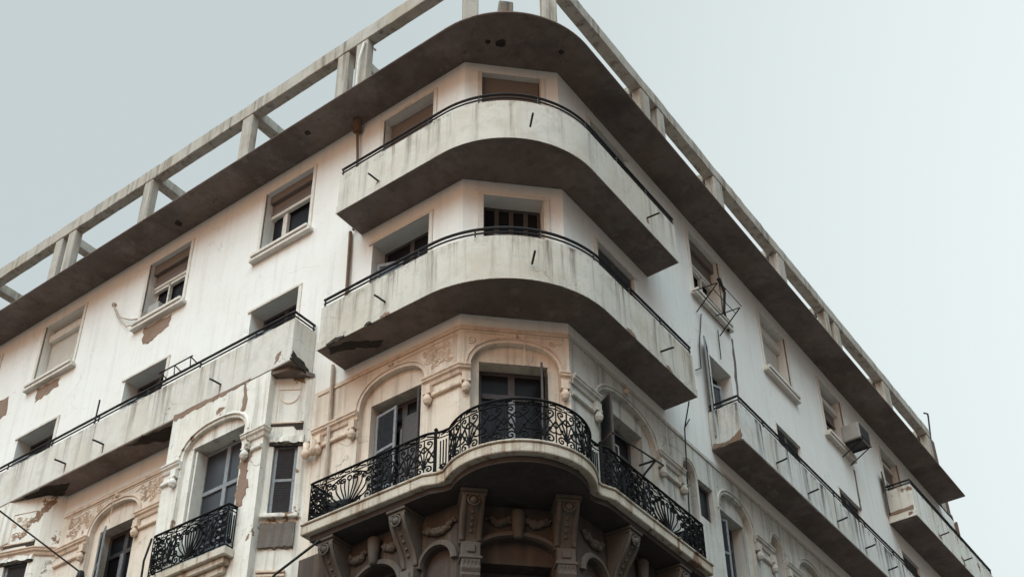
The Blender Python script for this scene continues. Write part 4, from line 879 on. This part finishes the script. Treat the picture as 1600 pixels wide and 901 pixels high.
# folded frame leaning on the long left rail
t = thing('window_box_frame', LW.p(7.7, BD, 16.0), 'empty metal flower box frame hooked over the left balcony rail', 'rack')
mb = MB()
for z, d in ((16.06, BD-.05), (16.12, BD+.12)): mb.tube([LW.p(7.2, d, z), LW.p(8.15, d, z)], .018, 4)
for u in (7.25, 7.7, 8.1): mb.tube([LW.p(u, BD-.06, 16.06), LW.p(u, BD+.12, 16.12), LW.p(u, BD+.1, 15.92)], .016, 4)
child(mb, 'rack_frame', 'rail', t)
tag((lambda q: q)(MB().tube([LW.p(10.2, BD-.02, 15.75), LW.p(10.12, BD+.02, 16.4)], .018, 5).build('rod', 'rail')), 'thin upright rod tied to the left balcony rail', 'rod')
# dark sheet lying in the corner of the ornate balcony
rnd = random.Random(8); mb = MB(); rings = []
for i in range(9):
    t_ = i/8; h_ = .46*math.sin(PI*min(1, t_*.75+.12))*(1-.55*t_); u = 3.72-.85*t_
    rings.append([LW.p(u, .18, S3+.21), LW.p(u, .46, S3+.21), LW.p(u+rnd.uniform(-.02, .02), .47, S3+.21+h_*.75), LW.p(u, .34, S3+.23+h_+rnd.uniform(-.02, .02)), LW.p(u, .2, S3+.21+h_*.7)])
mb.loft(rings); tag(mb.build('covered_bundle', 'bag'), 'dark covered bundle behind the iron railing at its left corner', 'bundle')
# cables
def cable(pts, label, r=.012, sag=0.0, n=14):
    mb = MB(); P = []
    for a, b in zip(pts, pts[1:]):
        for i in range(n): t = i/n; P.append((a[0]+(b[0]-a[0])*t, a[1]+(b[1]-a[1])*t, a[2]+(b[2]-a[2])*t-sag*4*t*(1-t)))
    P.append(pts[-1]); mb.tube(P, r, 5); return tag(mb.build('cable', 'cable'), label, 'cable', 'cables strung about the facades')
cable([LW.p(10.33, .1, 12.76), (-3.0, 11.86, 14.62), (-6.0, 13.8, 17.0)], 'black cable slanting down across the left balcony to the wall beside the arched door', .018)
mb = MB(); mb.lathe(LW.p(10.33, .08, 12.68), [(0, -.12), (.07, -.1), (.08, 0), (.06, .1), (.03, .12)], 8); tag(mb.build('cable_clamp', 'cable'), 'dark clamp holding the slanting cable beside the arched left door', 'clamp')
cable([LW.p(5.3, .62, 9.9), LW.p(4.36, .6, 10.62), LW.p(3.48, .56, 10.95)], 'thick dark cable rising from the near bay to the left end of the ornate balcony', .022)
cable([LW.p(4.1, .1, 10.0), LW.p(3.6, .2, 10.7)], 'thin cable hanging under the left end of the ornate balcony', .01)
cable([LW.p(7.38, BD+.2, 12.2), LW.p(7.5, BD+.2, 11.8), LW.p(7.62, BD+.1, 11.3)], 'dark strap hanging from the left end of the small iron window balcony', .02)
cable([RW.p(4.42, .5, S2-.01), RW.p(4.9, .12, 14.5), RW.p(4.86, .05, 12.5)], 'cable running down the right wall from the lower rounded balcony', .013)
cable([RW.p(5.3, .04, 14.95), RW.p(5.02, .08, 14.62), RW.p(4.9, .12, 14.5)], 'short cable branch joining the fork beside the lower rounded balcony', .013)
cable([RW.p(6.36, .04, 18.2), RW.p(6.1, .04, 17.2), RW.p(6.05, .04, 16.6), RW.p(5.8, .04, 16.4)], 'cable looping down left of the shuttered right door', .012)
cable([RW.p(7.09, .04, 18.23), RW.p(7.07, .04, 17.45)], 'short loose cable hanging below the drying rack', .012)
